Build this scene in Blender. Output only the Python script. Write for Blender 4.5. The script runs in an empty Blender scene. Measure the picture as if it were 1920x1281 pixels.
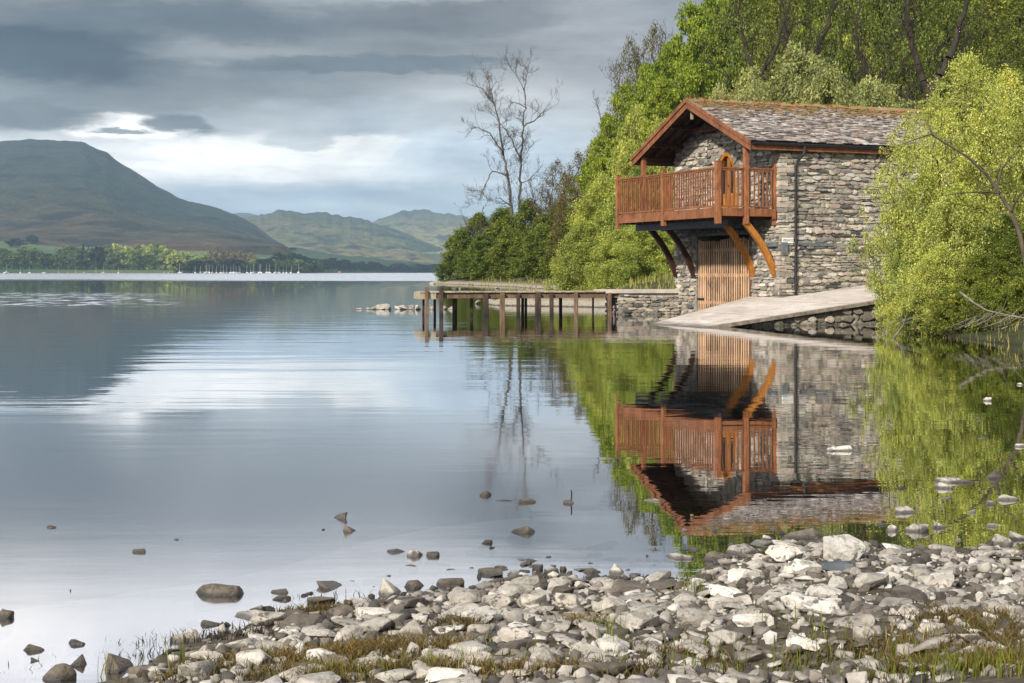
import bpy, math, random
import numpy as np
from math import sin, cos, pi, radians, atan, atan2, hypot, sqrt, exp

# ------------------------------------------------------------------ camera
F, HZ, CZ = 2781.0, 510.0, 1.4
scene = bpy.context.scene
col = scene.collection
cam_d = bpy.data.cameras.new("camera")
cam = bpy.data.objects.new("camera", cam_d); col.objects.link(cam)
cam.location = (0, 0, CZ); cam.rotation_euler = (pi/2, 0, 0)
cam_d.sensor_fit = 'HORIZONTAL'; cam_d.sensor_width = 36
cam_d.lens = F/1920*36
cam_d.shift_y = -(640.5-HZ)/1920
cam_d.clip_start = 0.1; cam_d.clip_end = 30000
scene.camera = cam
scene.view_settings.view_transform = 'Standard'
scene.view_settings.look = 'None'
scene.view_settings.exposure = 0.18
scene.view_settings.gamma = 1
scene.cycles.max_bounces = 8
scene.cycles.transparent_max_bounces = 12
scene.cycles.glossy_bounces = 3
scene.cycles.diffuse_bounces = 3
scene.cycles.volume_bounces = 0
scene.cycles.use_denoising = True
scene.cycles.caustics_reflective = False
scene.cycles.caustics_refractive = False

SUN_EL, SUN_AZ = radians(29), radians(212)      # azimuth the light comes from, clockwise from +Y

# ------------------------------------------------------------------ node helper
class NT:
    def __init__(s, nt): s.nt = nt
    def n(s, t, **kw):
        nd = s.nt.nodes.new(t)
        ins = kw.pop('ins', {})
        for k, v in kw.items(): setattr(nd, k, v)
        for k, v in ins.items(): s.set(nd.inputs[k], v)
        return nd
    def set(s, inp, v):
        if isinstance(v, bpy.types.NodeSocket): s.nt.links.new(v, inp)
        else:
            if inp.type == 'RGBA' and len(v) == 3: v = (*v, 1)
            inp.default_value = v
    def m(s, op, a, b=0.0, c=0.0, clamp=False):
        nd = s.nt.nodes.new('ShaderNodeMath'); nd.operation = op; nd.use_clamp = clamp
        s.set(nd.inputs[0], a); s.set(nd.inputs[1], b)
        if op in ('MULTIPLY_ADD', 'SMOOTH_MIN', 'COMPARE'): s.set(nd.inputs[2], c)
        return nd.outputs[0]
    def mix(s, f, a, b, mode='MIX'):
        nd = s.nt.nodes.new('ShaderNodeMix'); nd.data_type = 'RGBA'; nd.blend_type = mode
        s.set(nd.inputs[0], f); s.set(nd.inputs[6], a); s.set(nd.inputs[7], b)
        return nd.outputs[2]
    def noise(s, vec, scale, detail=3, rough=.5, out=0, dist=0.0):
        nd = s.nt.nodes.new('ShaderNodeTexNoise')
        if vec is not None: s.set(nd.inputs['Vector'], vec)
        nd.inputs['Scale'].default_value = scale; nd.inputs['Detail'].default_value = detail
        nd.inputs['Roughness'].default_value = rough; nd.inputs['Distortion'].default_value = dist
        return nd.outputs[out]
    def vmul(s, v, k):
        nd = s.nt.nodes.new('ShaderNodeVectorMath'); nd.operation = 'MULTIPLY'
        s.set(nd.inputs[0], v); s.set(nd.inputs[1], k); return nd.outputs[0]
    def rng(s, v, a, b, c=0.0, d=1.0, smooth=False):
        nd = s.nt.nodes.new('ShaderNodeMapRange'); nd.clamp = True
        if smooth: nd.interpolation_type = 'SMOOTHSTEP'
        s.set(nd.inputs[0], v)
        for i, q in enumerate((a, b, c, d)): s.set(nd.inputs[1+i], q)
        return nd.outputs[0]
    def ramp(s, v, stops, interp='LINEAR'):
        nd = s.nt.nodes.new('ShaderNodeValToRGB'); s.set(nd.inputs[0], v)
        cr = nd.color_ramp; cr.interpolation = interp
        while len(cr.elements) < len(stops): cr.elements.new(.5)
        for e, (p, c_) in zip(cr.elements, stops): e.position = p; e.color = (*c_, 1)
        return nd.outputs[0]

def srgb(r, g, b):
    f = lambda c: (c/255/12.92) if c <= 10 else ((c/255+.055)/1.055)**2.4
    return (f(r), f(g), f(b))

# ------------------------------------------------------------------ world: Nishita sky behind a layer of cloud
world = bpy.data.worlds.new("World"); scene.world = world; world.use_nodes = True
nt = world.node_tree; nt.nodes.clear(); W = NT(nt)
out = W.n('ShaderNodeOutputWorld'); bg = W.n('ShaderNodeBackground')
nt.links.new(bg.outputs[0], out.inputs[0])
sky = W.n('ShaderNodeTexSky', sky_type='NISHITA'); sky.sun_disc = False
sky.sun_elevation = SUN_EL; sky.sun_rotation = SUN_AZ
sky_c = W.mix(1.0, sky.outputs[0], (.10, .10, .10), 'MULTIPLY')
tc = W.n('ShaderNodeTexCoord'); dirv = tc.outputs['Generated']
sp = W.n('ShaderNodeSeparateXYZ', ins={0: dirv})
hx, hy, hz = sp.outputs
az = W.m('MULTIPLY', W.m('ARCTAN2', hx, hy), 180/pi)
el = W.m('MULTIPLY', W.m('ARCSINE', hz), 180/pi)
cv = W.n('ShaderNodeCombineXYZ', ins={0: W.m('MULTIPLY', az, .055), 1: W.m('MULTIPLY', el, .20), 2: 0.0}).outputs[0]
w1 = W.noise(cv, 1.6, 6, .55, out=1)
wsep = W.n('ShaderNodeSeparateColor', ins={0: w1})
azw = W.m('ADD', az, W.m('MULTIPLY', W.m('SUBTRACT', wsep.outputs[0], .5), 5.0))
elw = W.m('ADD', el, W.m('MULTIPLY', W.m('SUBTRACT', wsep.outputs[1], .5), 2.0))
elw = W.m('MAXIMUM', elw, 0.0)
# cloud tone by elevation (degrees / 30)
base = W.ramp(W.m('DIVIDE', elw, 30.0), [
    (0.0, srgb(184, 200, 214)), (2.0/30, srgb(172, 188, 204)), (3.2/30, srgb(196, 207, 216)),
    (4.6/30, srgb(196, 203, 208)), (6.0/30, srgb(174, 177, 181)), (7.2/30, srgb(132, 137, 142)),
    (8.8/30, srgb(121, 123, 126)), (10.3/30, srgb(134, 136, 139)), (11.1/30, (.66, .68, .71)), (12.5/30, (.98, .99, 1.01)),
    (20/30, (.98, .99, 1.01)), (25/30, (.60, .63, .68)), (1.0, (.58, .61, .67))])  # unseen band above the frame made bright to light the near water
def ang(px, py):
    return math.degrees(atan((px-960)/F)), math.degrees(atan((HZ-py)/hypot(F, px-960)))
# finer warp that tears the cloud edges
w2 = W.noise(cv, 7.0, 8, .62, out=1); w2s = W.n('ShaderNodeSeparateColor', ins={0: w2})
azf = W.m('ADD', azw, W.m('MULTIPLY', W.m('SUBTRACT', w2s.outputs[0], .5), 2.4))
elf = W.m('ADD', elw, W.m('MULTIPLY', W.m('SUBTRACT', w2s.outputs[1], .5), 1.3))
def blob(c, px, py, sx, sy, colr, amp, hard=0):
    a0, e0 = ang(px, py); ka = math.degrees(atan(1/F))
    dx = W.m('DIVIDE', W.m('SUBTRACT', azf if hard else azw, a0), sx*ka)
    dy = W.m('DIVIDE', W.m('SUBTRACT', elf if hard else elw, e0), sy*ka)
    r2 = W.m('ADD', W.m('MULTIPLY', dx, dx), W.m('MULTIPLY', dy, dy))
    f = W.m('EXPONENT', W.m('MULTIPLY', r2, -1.0))
    if hard: f = W.rng(f, .42-.3*(1-hard), .42+.32*(1.3-hard), 0, 1, True)
    return W.mix(W.m('MULTIPLY', f, amp), c, colr)
c = base
for args in [
    (1150, 70, 260, 110, srgb(166, 169, 174), .8), (980, 190, 300, 50, srgb(196, 197, 199), .8),
    (200, 180, 420, 60, srgb(118, 124, 129), .8), (420, 90, 420, 60, srgb(128, 131, 135), .6),
    (90, 95, 260, 62, srgb(62, 72, 82), 1.0, .3), (350, 30, 360, 36, srgb(94, 101, 108), .8, .3), (480, 98, 190, 24, srgb(152, 153, 155), .7, .4),
    (690, 122, 300, 26, srgb(104, 112, 118), .85, .7), (860, 25, 280, 34, srgb(108, 113, 119), .7, .4), (1120, 20, 160, 60, srgb(150, 153, 158), .5),
    (450, 305, 340, 56, srgb(255, 255, 255), 1.0), (420, 330, 300, 22, srgb(255, 255, 255), .7), (560, 225, 260, 34, srgb(170, 178, 186), .6, .4),
    (215, 245, 105, 34, srgb(255, 255, 254), 1.0, .6), (320, 232, 80, 24, srgb(118, 124, 130), .95, .45),
    (655, 283, 105, 32, srgb(248, 247, 243), .95, .6), (545, 268, 80, 22, srgb(186, 192, 197), .8, .6),
    (213, 253, 52, 10, srgb(130, 138, 144), .9, .4), (60, 215, 150, 34, srgb(108, 114, 120), .8, .4),
    (880, 285, 190, 60, srgb(190, 205, 220), .8), (1010, 330, 140, 60, srgb(184, 200, 216), .6),
    (600, 372, 330, 20, srgb(158, 177, 197), .8), (820, 352, 200, 10, srgb(204, 212, 220), .6, .3), (700, 398, 300, 9, srgb(200, 212, 222), .5)]:
    c = blob(c, *args)
fine = W.noise(W.vmul(cv, (1, 1.7, 1)), 4.0, 8, .62)
c = W.mix(1.0, c, W.ramp(fine, [(.25, (.80, .80, .81)), (.5, (1, 1, 1)), (.75, (1.16, 1.16, 1.15))]), 'MULTIPLY')
puff = W.noise(W.n('ShaderNodeCombineXYZ', ins={0: W.m('MULTIPLY', az, .11), 1: W.m('MULTIPLY', el, .21), 2: 3.0}).outputs[0], 2.2, 8, .6, dist=.6)
c = W.mix(1.0, c, W.ramp(puff, [(.28, (.84, .85, .87)), (.5, (1, 1, 1)), (.72, (1.14, 1.14, 1.12))]), 'MULTIPLY')
high = W.mix(1.0, c, W.ramp(W.noise(cv, 1.5, 6, .55), [(.38, (.76, .77, .82)), (.5, (.97, .96, .98)), (.60, (1.16, 1.13, 1.09))]), 'MULTIPLY')
c = W.mix(W.rng(el, 9.5, 12.0, 0, 1), c, high)
cover = W.rng(W.noise(cv, .9, 4, .5), .35, .6, .86, .99)
c = W.mix(cover, sky_c, c)
c = W.mix(W.rng(hz, -.02, 0.0, 0, 1), (.18, .2, .2), c)
# clouds a little crisper than the air in front lets through
gm = W.n('ShaderNodeGamma', ins={0: c, 1: 1.25}); c = W.mix(1.0, gm.outputs[0], (1.40, 1.36, 1.32), 'MULTIPLY')
nt.links.new(c, bg.inputs[0]); bg.inputs[1].default_value = 1.0

# ------------------------------------------------------------------ sun
sd = bpy.data.lights.new("sun", 'SUN'); sun = bpy.data.objects.new("sun", sd); col.objects.link(sun)
sd.energy = 5.0; sd.angle = radians(2.5); sd.color = (1.0, .93, .82)
sun.rotation_euler = (pi/2-SUN_EL, 0, pi-SUN_AZ)
sun.location = (0, -20, 40)

# ------------------------------------------------------------------ object helpers
def tag(o, label=None, cat=None, group=None, kind=None):
    if label: o['label'] = label
    if cat: o['category'] = cat
    if group: o['group'] = group
    if kind: o['kind'] = kind
    return o
def empty(name, loc=(0, 0, 0), rz=0.0, parent=None):
    o = bpy.data.objects.new(name, None); col.objects.link(o)
    o.location = loc; o.rotation_euler = (0, 0, rz); o.empty_display_size = .3
    if parent: o.parent = parent
    return o
def link(name, me, mat=None, parent=None, loc=None):
    o = bpy.data.objects.new(name, me); col.objects.link(o)
    if mat is not None and len(me.materials) == 0:
        for m_ in (mat if isinstance(mat, (list, tuple)) else [mat]): me.materials.append(m_)
    if parent: o.parent = parent
    if loc is not None: o.location = loc
    return o
def np_mesh(name, V, Fc, smooth=False, colors=None, matidx=None):
    """V (n,3); Fc (m,k) all faces with k corners; colors per face (m,3)."""
    me = bpy.data.meshes.new(name)
    V = np.asarray(V, dtype=np.float32); Fc = np.asarray(Fc, dtype=np.int32)
    m_, k = Fc.shape
    me.vertices.add(len(V)); me.vertices.foreach_set('co', V.ravel())
    me.loops.add(m_*k); me.loops.foreach_set('vertex_index', Fc.ravel())
    me.polygons.add(m_); me.polygons.foreach_set('loop_start', np.arange(0, m_*k, k, dtype=np.int32))
    me.polygons.foreach_set('loop_total', np.full(m_, k, dtype=np.int32))
    if smooth: me.polygons.foreach_set('use_smooth', np.ones(m_, dtype=bool))
    if matidx is not None: me.polygons.foreach_set('material_index', np.asarray(matidx, dtype=np.int32))
    me.update(calc_edges=True)
    if colors is not None:
        a = me.attributes.new('tint', 'FLOAT_COLOR', 'FACE')
        cc = np.ones((m_, 4), dtype=np.float32); cc[:, :3] = colors
        a.data.foreach_set('color', cc.ravel())
    return me
class MB:
    """collects shapes; build() makes ONE mesh object"""
    def __init__(s): s.v = []; s.f = []; s.c = []; s.cur = (1, 1, 1)
    def add(s, vs, fs):
        b = len(s.v); s.v += [tuple(p) for p in vs]
        for f in fs: s.f.append([b+i for i in f]); s.c.append(s.cur)
    def box(s, x0, x1, y0, y1, z0, z1):
        s.add([(x0,y0,z0),(x1,y0,z0),(x1,y1,z0),(x0,y1,z0),(x0,y0,z1),(x1,y0,z1),(x1,y1,z1),(x0,y1,z1)],
              [(0,3,2,1),(4,5,6,7),(0,1,5,4),(1,2,6,5),(2,3,7,6),(3,0,4,7)])
    def beam(s, p, q, w, h, up=(0, 0, 1)):
        p = np.array(p, float); q = np.array(q, float); d = q-p; d /= np.linalg.norm(d)
        up = np.array(up, float); sd_ = np.cross(d, up)
        if np.linalg.norm(sd_) < 1e-4: sd_ = np.cross(d, (1, 0, 0))
        sd_ /= np.linalg.norm(sd_); u = np.cross(sd_, d)
        vs = []
        for e in (p, q):
            for a, b in ((-1,-1),(1,-1),(1,1),(-1,1)): vs.append(e+sd_*a*w/2+u*b*h/2)
        s.add(vs, [(0,3,2,1),(4,5,6,7),(0,1,5,4),(1,2,6,5),(2,3,7,6),(3,0,4,7)])
    def tube(s, pts, rad, n=8, cap=True):
        pts = [np.array(p, float) for p in pts]
        if not hasattr(rad, '__len__'): rad = [rad]*len(pts)
        ref = None; rings = []
        for i, p in enumerate(pts):
            d = pts[min(i+1, len(pts)-1)]-pts[max(i-1, 0)]; d /= (np.linalg.norm(d)+1e-9)
            if ref is None: ref = np.array((0, 0, 1.)) if abs(d[2]) < .9 else np.array((1., 0, 0))
            a = np.cross(d, ref); a /= (np.linalg.norm(a)+1e-9); b = np.cross(d, a); ref = -b if False else ref
            rings.append([p+rad[i]*(cos(2*pi*k/n)*a+sin(2*pi*k/n)*b) for k in range(n)])
        vs = [v for r in rings for v in r]; fs = []
        for i in range(len(pts)-1):
            for k in range(n):
                fs.append((i*n+k, i*n+(k+1) % n, (i+1)*n+(k+1) % n, (i+1)*n+k))
        if cap: fs.append(tuple(range(n))); fs.append(tuple(reversed([(len(pts)-1)*n+k for k in range(n)])))
        s.add(vs, fs)
    def mesh(s, name, smooth=False):
        me = bpy.data.meshes.new(name); me.from_pydata([tuple(map(float, v)) for v in s.v], [], s.f)
        if any(c_ != (1, 1, 1) for c_ in s.c):
            a = me.attributes.new('tint', 'FLOAT_COLOR', 'FACE')
            for i, c_ in enumerate(s.c): a.data[i].color = (*c_, 1)
        if smooth:
            for p in me.polygons: p.use_smooth = True
        me.update(); return me
    def build(s, name, mat, parent=None, smooth=False, bevel=0):
        o = link(name, s.mesh(name, smooth), mat, parent)
        if bevel:
            b = o.modifiers.new('bevel', 'BEVEL'); b.width = bevel; b.segments = 1; b.limit_method = 'ANGLE'
        return o
def PX(px, py, Y): return ((px-960)/F*Y, Y, CZ-(py-HZ)/F*Y)
def GP(px, py, z=0.0):
    Y = (CZ-z)*F/(py-HZ); return ((px-960)/F*Y, Y, z)

# ------------------------------------------------------------------ materials
def mat(name):
    m_ = bpy.data.materials.new(name); m_.use_nodes = True
    m_.node_tree.nodes.clear(); N = NT(m_.node_tree)
    o = N.n('ShaderNodeOutputMaterial'); return m_, N, o
def fin(N, o, colr, rough=.8, bump=None, bstr=.5, bdist=.02, spec=.3, metal=0.0):
    p = N.n('ShaderNodeBsdfPrincipled'); N.set(p.inputs['Base Color'], colr); N.set(p.inputs['Roughness'], rough)
    N.set(p.inputs['Specular IOR Level'], spec); p.inputs['Metallic'].default_value = metal
    if bump is not None:
        b = N.n('ShaderNodeBump', ins={'Strength': bstr, 'Distance': bdist, 'Height': bump})
        N.nt.links.new(b.outputs[0], p.inputs['Normal'])
    N.nt.links.new(p.outputs[0], o.inputs[0]); return p
def geo_pos(N): return N.n('ShaderNodeNewGeometry').outputs['Position']

def m_simple(name, a, b, scale=6, stretch=(1, 1, 1), rough=.8, bstr=.4, bdist=.01, detail=5, tint=False, spec=.3, lo=.35, hi=.65, island=0.0):
    m_, N, o = mat(name)
    tcd = N.n('ShaderNodeTexCoord').outputs['Object']
    v = N.vmul(tcd, stretch)
    nz = N.noise(v, scale, detail, .6)
    c_ = N.ramp(nz, [(lo, a), (hi, b)])
    if tint:
        at = N.n('ShaderNodeAttribute', attribute_name='tint'); c_ = N.mix(1.0, c_, at.outputs[0], 'MULTIPLY')
    if island:
        g = N.n('ShaderNodeNewGeometry'); c_ = N.mix(1.0, c_, N.ramp(g.outputs['Random Per Island'], [(0, (1-island,)*3), (1, (1+island*.6,)*3)]), 'MULTIPLY')
    fin(N, o, c_, rough, N.noise(v, scale*3, 4, .6), bstr, bdist, spec); return m_

M = {}
def m_wood(name, a, b, dark=None):
    m_, N, o = mat(name)
    tcd = N.n('ShaderNodeTexCoord').outputs['Object']
    oi = N.n('ShaderNodeObjectInfo'); g = N.n('ShaderNodeNewGeometry')
    v = N.n('ShaderNodeVectorMath', operation='ADD', ins={0: tcd, 1: N.n('ShaderNodeCombineXYZ', ins={0: N.m('MULTIPLY', oi.outputs['Random'], 9.0)}).outputs[0]}).outputs[0]
    n1 = N.noise(N.vmul(v, (1, 1, .12)), 30, 4, .6); n2 = N.noise(v, 2.2, 4, .6)
    c_ = N.ramp(n1, [(.3, a), (.7, b)])
    c_ = N.mix(1.0, c_, N.ramp(n2, [(.3, (.58, .58, .6)), (.5, (.95, .95, .95)), (.7, (1.15, 1.18, 1.25))]), 'MULTIPLY')
    c_ = N.mix(1.0, c_, N.ramp(g.outputs['Random Per Island'], [(0, (.72, .72, .74)), (1, (1.18, 1.16, 1.12))]), 'MULTIPLY')
    if dark is not None:   # the wet, algae-darkened foot of a pile: it follows the waterline
        z = N.n('ShaderNodeSeparateXYZ', ins={0: g.outputs['Position']}).outputs[2]
        c_ = N.mix(N.rng(N.m('ADD', z, N.m('MULTIPLY', n2, .3)), dark, dark+.25, 1, 0), c_, (.018, .017, .013))
    nz_ = N.n('ShaderNodeSeparateXYZ', ins={0: g.outputs['Normal']}).outputs[2]
    c_ = N.mix(N.m('MULTIPLY', N.rng(nz_, .7, .95, 0, .6), N.rng(n2, .35, .6, .4, 1)), c_, (.34, .29, .24))    # weather-faded tops
    c_ = N.mix(N.rng(N.noise(N.vmul(v, (1, 1, .25)), 7, 5, .65), .56, .70, 0, .45), c_, (.05, .035, .022))      # water stains
    fin(N, o, c_, .68, n1, .45, .005, .25); return m_
M['timber'] = m_wood('red_timber', srgb(102, 62, 40), srgb(160, 106, 70))
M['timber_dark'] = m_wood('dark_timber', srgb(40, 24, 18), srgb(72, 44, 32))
M['ochre'] = m_wood('ochre_timber', srgb(142, 88, 30), srgb(190, 128, 56))
M['pale_wood'] = m_wood('pale_slat', srgb(182, 142, 108), srgb(226, 188, 152))
M['pile'] = m_wood('pile_wood', srgb(46, 38, 32), srgb(88, 74, 62), .18)
M['jetty_wood'] = m_wood('weathered_deck', srgb(150, 136, 112), srgb(196, 182, 156))
M['jetty_beam'] = m_wood('weathered_beam', srgb(82, 66, 52), srgb(130, 108, 88))
M['black'] = m_simple('black_iron', (.012, .012, .014), (.03, .03, .034), rough=.45)
M['glass'] = None
m_, N, o = mat('door_glass'); fin(N, o, (.015, .018, .02), .06, spec=.8); M['glass'] = m_
m_, N, o = mat('white_paint'); fin(N, o, (.75, .75, .72), .5); M['white'] = m_
m_, N, o = mat('black_paint'); fin(N, o, (.03, .03, .03), .5); M['letter'] = m_

def m_stone(name):
    m_, N, o = mat(name)
    at = N.n('ShaderNodeAttribute', attribute_name='tint').outputs[0]
    p = geo_pos(N)
    n1 = N.noise(p, 9, 6, .65); n2 = N.noise(p, 30, 5, .6); n3 = N.noise(p, 1.3, 4, .6)
    c_ = N.mix(1.0, at, N.ramp(n1, [(.3, (.62, .6, .58)), (.62, (1.15, 1.14, 1.12))]), 'MULTIPLY')
    c_ = N.mix(N.rng(n2, .56, .7, 0, .55), c_, (.33, .32, .28))
    c_ = N.mix(N.rng(n3, .55, .75, 0, .5), c_, (.16, .13, .09))
    z = N.n('ShaderNodeSeparateXYZ', ins={0: p}).outputs[2]
    c_ = N.mix(N.rng(N.m('ADD', z, N.m('MULTIPLY', n1, .35)), .10, .30, .93, 0), c_, (.012, .011, .009))   # wet tide mark
    fin(N, o, c_, .85, N.m('ADD', n1, N.m('MULTIPLY', n2, .5)), .7, .03, .25); return m_
M['stone'] = m_stone('rubble_stone')
m_, N, o = mat('mortar')
p = geo_pos(N); n1 = N.noise(p, 14, 5, .6)
z = N.n('ShaderNodeSeparateXYZ', ins={0: p}).outputs[2]
c_ = N.ramp(n1, [(.3, (.17, .15, .12)), (.7, (.38, .35, .30))])
c_ = N.mix(N.rng(N.m('ADD', z, N.m('MULTIPLY', n1, .35)), .10, .28, .95, 0), c_, (.01, .01, .008))
fin(N, o, c_, .95, n1, .8, .03); M['mortar'] = m_

m_, N, o = mat('roof_slate')
at = N.n('ShaderNodeAttribute', attribute_name='tint').outputs[0]
tcd = N.n('ShaderNodeTexCoord').outputs['Object']
n1 = N.noise(tcd, 14, 5, .65); n2 = N.noise(tcd, 2.2, 5, .65)
z = N.n('ShaderNodeSeparateXYZ', ins={0: tcd}).outputs[2]
c_ = N.mix(1.0, at, N.ramp(n1, [(.3, (.62, .6, .6)), (.65, (1.4, 1.38, 1.35))]), 'MULTIPLY')
c_ = N.mix(N.rng(N.noise(tcd, 34, 3, .6), .54, .66, 0, .7), c_, (.42, .41, .39))       # lichen spots
mossz = N.m('ADD', N.rng(z, 5.75, 6.7, -.30, .24), N.m('SUBTRACT', n2, .5))
moss = N.rng(N.m('ADD', mossz, N.m('MULTIPLY', N.m('SUBTRACT', N.noise(tcd, 9, 5, .7), .5), .5)), .02, .14, 0, 1)
mc = N.ramp(N.noise(tcd, 5, 4, .6), [(.32, srgb(84, 88, 40)), (.46, srgb(136, 120, 58)), (.56, srgb(150, 104, 50)), (.68, srgb(140, 78, 46))])
c_ = N.mix(N.m('MULTIPLY', moss, .8), c_, mc)
fin(N, o, c_, .85, n1, .6, .015); M['slate'] = m_

M['concrete'] = m_simple('slipway_concrete', srgb(176, 164, 152), srgb(206, 196, 186), 2.2, (1, 1, 1), .85, .3, .01, 7)
m_, N, o = mat('slipway_top')
tcd = N.n('ShaderNodeTexCoord').outputs['Object']; n1 = N.noise(tcd, .9, 7, .65); n2 = N.noise(N.vmul(tcd, (1, .35, 1)), 5, 6, .65); n3 = N.noise(tcd, 40, 4, .6)
c_ = N.ramp(n1, [(.32, srgb(178, 166, 154)), (.5, srgb(204, 193, 182)), (.68, srgb(220, 211, 202))]); c_ = N.mix(1.0, c_, N.ramp(n2, [(.3, (.80, .79, .77)), (.6, (1.04, 1.04, 1.04))]), 'MULTIPLY')
c_ = N.mix(1.0, c_, N.ramp(n3, [(.3, (.85, .85, .85)), (.7, (1.1, 1.1, 1.1))]), 'MULTIPLY')
z = N.n('ShaderNodeSeparateXYZ', ins={0: geo_pos(N)}).outputs[2]
c_ = N.mix(N.rng(N.m('ADD', z, N.m('MULTIPLY', n2, .12)), .06, .16, .9, 0), c_, (.06, .055, .035))
jx_ = N.m('ABSOLUTE', N.m('SUBTRACT', N.m('FRACT', N.m('DIVIDE', N.n('ShaderNodeSeparateXYZ', ins={0: tcd}).outputs[0], 2.4)), .5))
jn = N.rng(jx_, .0, .012, 1, 0); c_ = N.mix(N.m('MULTIPLY', jn, .8), c_, (.07, .06, .045))
ck = N.rng(N.m('ABSOLUTE', N.m('SUBTRACT', N.noise(tcd, 1.7, 5, .6), .5)), .0, .006, .6, 0); c_ = N.mix(ck, c_, (.08, .07, .05))
fin(N, o, c_, .85, N.m('ADD', n2, N.m('MULTIPLY', n3, .4)), .5, .012); M['slip'] = m_
M['edge'] = m_simple('concrete_edge', srgb(110, 100, 88), srgb(160, 148, 134), 5, (1, 1, 1), .9, .5, .02, 7)

# loose rocks: own tone per object, stains, wet band at the waterline
def m_rock(name, a, b, stain):
    m_, N, o = mat(name)
    tcd = N.n('ShaderNodeTexCoord').outputs['Object']; oi = N.n('ShaderNodeObjectInfo')
    rnd = oi.outputs['Random']
    v = N.n('ShaderNodeVectorMath', operation='ADD', ins={0: geo_pos(N), 1: N.n('ShaderNodeCombineXYZ', ins={0: N.m('MULTIPLY', rnd, 17.0), 1: N.m('MULTIPLY', rnd, 7.0)}).outputs[0]}).outputs[0]
    n1 = N.noise(v, 11, 7, .65); n2 = N.noise(v, 60, 5, .65); n3 = N.noise(v, 24, 5, .7)
    c_ = N.ramp(n1, [(.3, a), (.66, b)])
    c_ = N.mix(1.0, c_, N.ramp(rnd, [(0, (.72, .69, .65)), (.35, (.88, .86, .84)), (.6, (1, .97, .92)), (.85, (1.08, 1.03, .97)), (1, (1.15, 1.14, 1.12))]), 'MULTIPLY')
    c_ = N.mix(N.rng(n3, .56, .62, 0, stain), c_, (.045, .042, .036))
    c_ = N.mix(N.rng(N.noise(v, 5.5, 6, .7), .55, .60, 0, stain*.75), c_, (.07, .06, .045))
    c_ = N.mix(1.0, c_, N.ramp(n2, [(.3, (.82, .82, .82)), (.7, (1.1, 1.1, 1.1))]), 'MULTIPLY')
    z = N.n('ShaderNodeSeparateXYZ', ins={0: geo_pos(N)}).outputs[2]
    wet = N.rng(N.m('ADD', z, N.m('MULTIPLY', n1, .02)), .018, .030, 1, 0)
    c_ = N.mix(N.m('MULTIPLY', wet, .8), c_, (.03, .027, .022))
    pr = fin(N, o, c_, N.rng(wet, 0, 1, .8, .3), N.m('ADD', n1, N.m('MULTIPLY', n2, .45)), .9, .016, .35); return m_
M['rock'] = m_rock('pale_rock', srgb(132, 127, 119), srgb(202, 197, 187), .8)
M['rock_dark'] = m_rock('dark_rock', srgb(62, 57, 50), srgb(124, 115, 104), .7)
M['rock_white'] = m_rock('white_rock', srgb(184, 180, 171), srgb(226, 223, 215), .85)
M['rock_blue'] = m_rock('blue_slate_rock', srgb(72, 82, 92), srgb(118, 128, 138), .2)

def m_leaf(name, a, b, c3=None, tr=.35, glos=.35):
    m_, N, o = mat(name)
    g = N.n('ShaderNodeNewGeometry'); rnd = g.outputs['Random Per Island']
    oi = N.n('ShaderNodeObjectInfo')
    stops = [(0, a), (.7, b)] + ([(1, c3)] if c3 else [])
    c_ = N.ramp(rnd, stops)
    c_ = N.mix(1.0, c_, N.ramp(N.noise(geo_pos(N), .5, 2, .5), [(.3, (.70, .72, .68)), (.7, (1.22, 1.16, 1.0))]), 'MULTIPLY')
    c_ = N.mix(1.0, c_, N.ramp(N.noise(geo_pos(N), 2.6, 3, .6), [(.32, (.74, .80, .84)), (.68, (1.2, 1.12, .95))]), 'MULTIPLY')
    c_ = N.mix(1.0, c_, N.ramp(oi.outputs['Random'], [(0, (.85, .9, .85)), (1, (1.12, 1.06, 1.0))]), 'MULTIPLY')
    p = N.n('ShaderNodeBsdfPrincipled'); N.set(p.inputs['Base Color'], c_); p.inputs['Roughness'].default_value = .55
    p.inputs['Specular IOR Level'].default_value = glos
    t = N.n('ShaderNodeBsdfTranslucent'); N.set(t.inputs[0], N.mix(1.0, c_, (1.15, 1.1, .6), 'MULTIPLY'))
    mx = N.n('ShaderNodeMixShader', ins={0: tr}); N.nt.links.new(p.outputs[0], mx.inputs[1]); N.nt.links.new(t.outputs[0], mx.inputs[2])
    N.nt.links.new(mx.outputs[0], o.inputs[0]); return m_
M['leaf_willow'] = m_leaf('willow_leaf', srgb(156, 168, 84), srgb(206, 214, 124), srgb(232, 234, 162))
M['leaf_bright'] = m_leaf('fresh_beech_leaf', srgb(96, 122, 38), srgb(150, 168, 58), srgb(184, 194, 80))
M['leaf_soft'] = m_leaf('soft_green_leaf', srgb(136, 152, 74), srgb(180, 192, 102), srgb(204, 210, 130))
M['leaf_olive'] = m_leaf('olive_leaf', srgb(128, 136, 90), srgb(172, 178, 124), srgb(196, 200, 148))
M['leaf_dark'] = m_leaf('dark_leaf', srgb(72, 88, 36), srgb(120, 134, 54), srgb(154, 162, 74))
M['leaf_alder'] = m_leaf('alder_leaf', srgb(86, 104, 44), srgb(128, 144, 62), srgb(158, 168, 80))
M['leaf_brown'] = m_leaf('budding_leaf', srgb(86, 78, 44), srgb(120, 112, 60), srgb(138, 130, 70))
M['leaf_far'] = m_leaf('far_leaf', srgb(66, 88, 46), srgb(110, 130, 66), srgb(146, 158, 90))
M['leaf_far_dark'] = m_leaf('far_dark_leaf', srgb(30, 46, 36), srgb(44, 62, 46))
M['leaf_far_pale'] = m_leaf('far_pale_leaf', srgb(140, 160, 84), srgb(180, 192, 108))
M['leaf_far_russet'] = m_leaf('far_russet_leaf', srgb(120, 106, 76), srgb(146, 132, 96))
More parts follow.
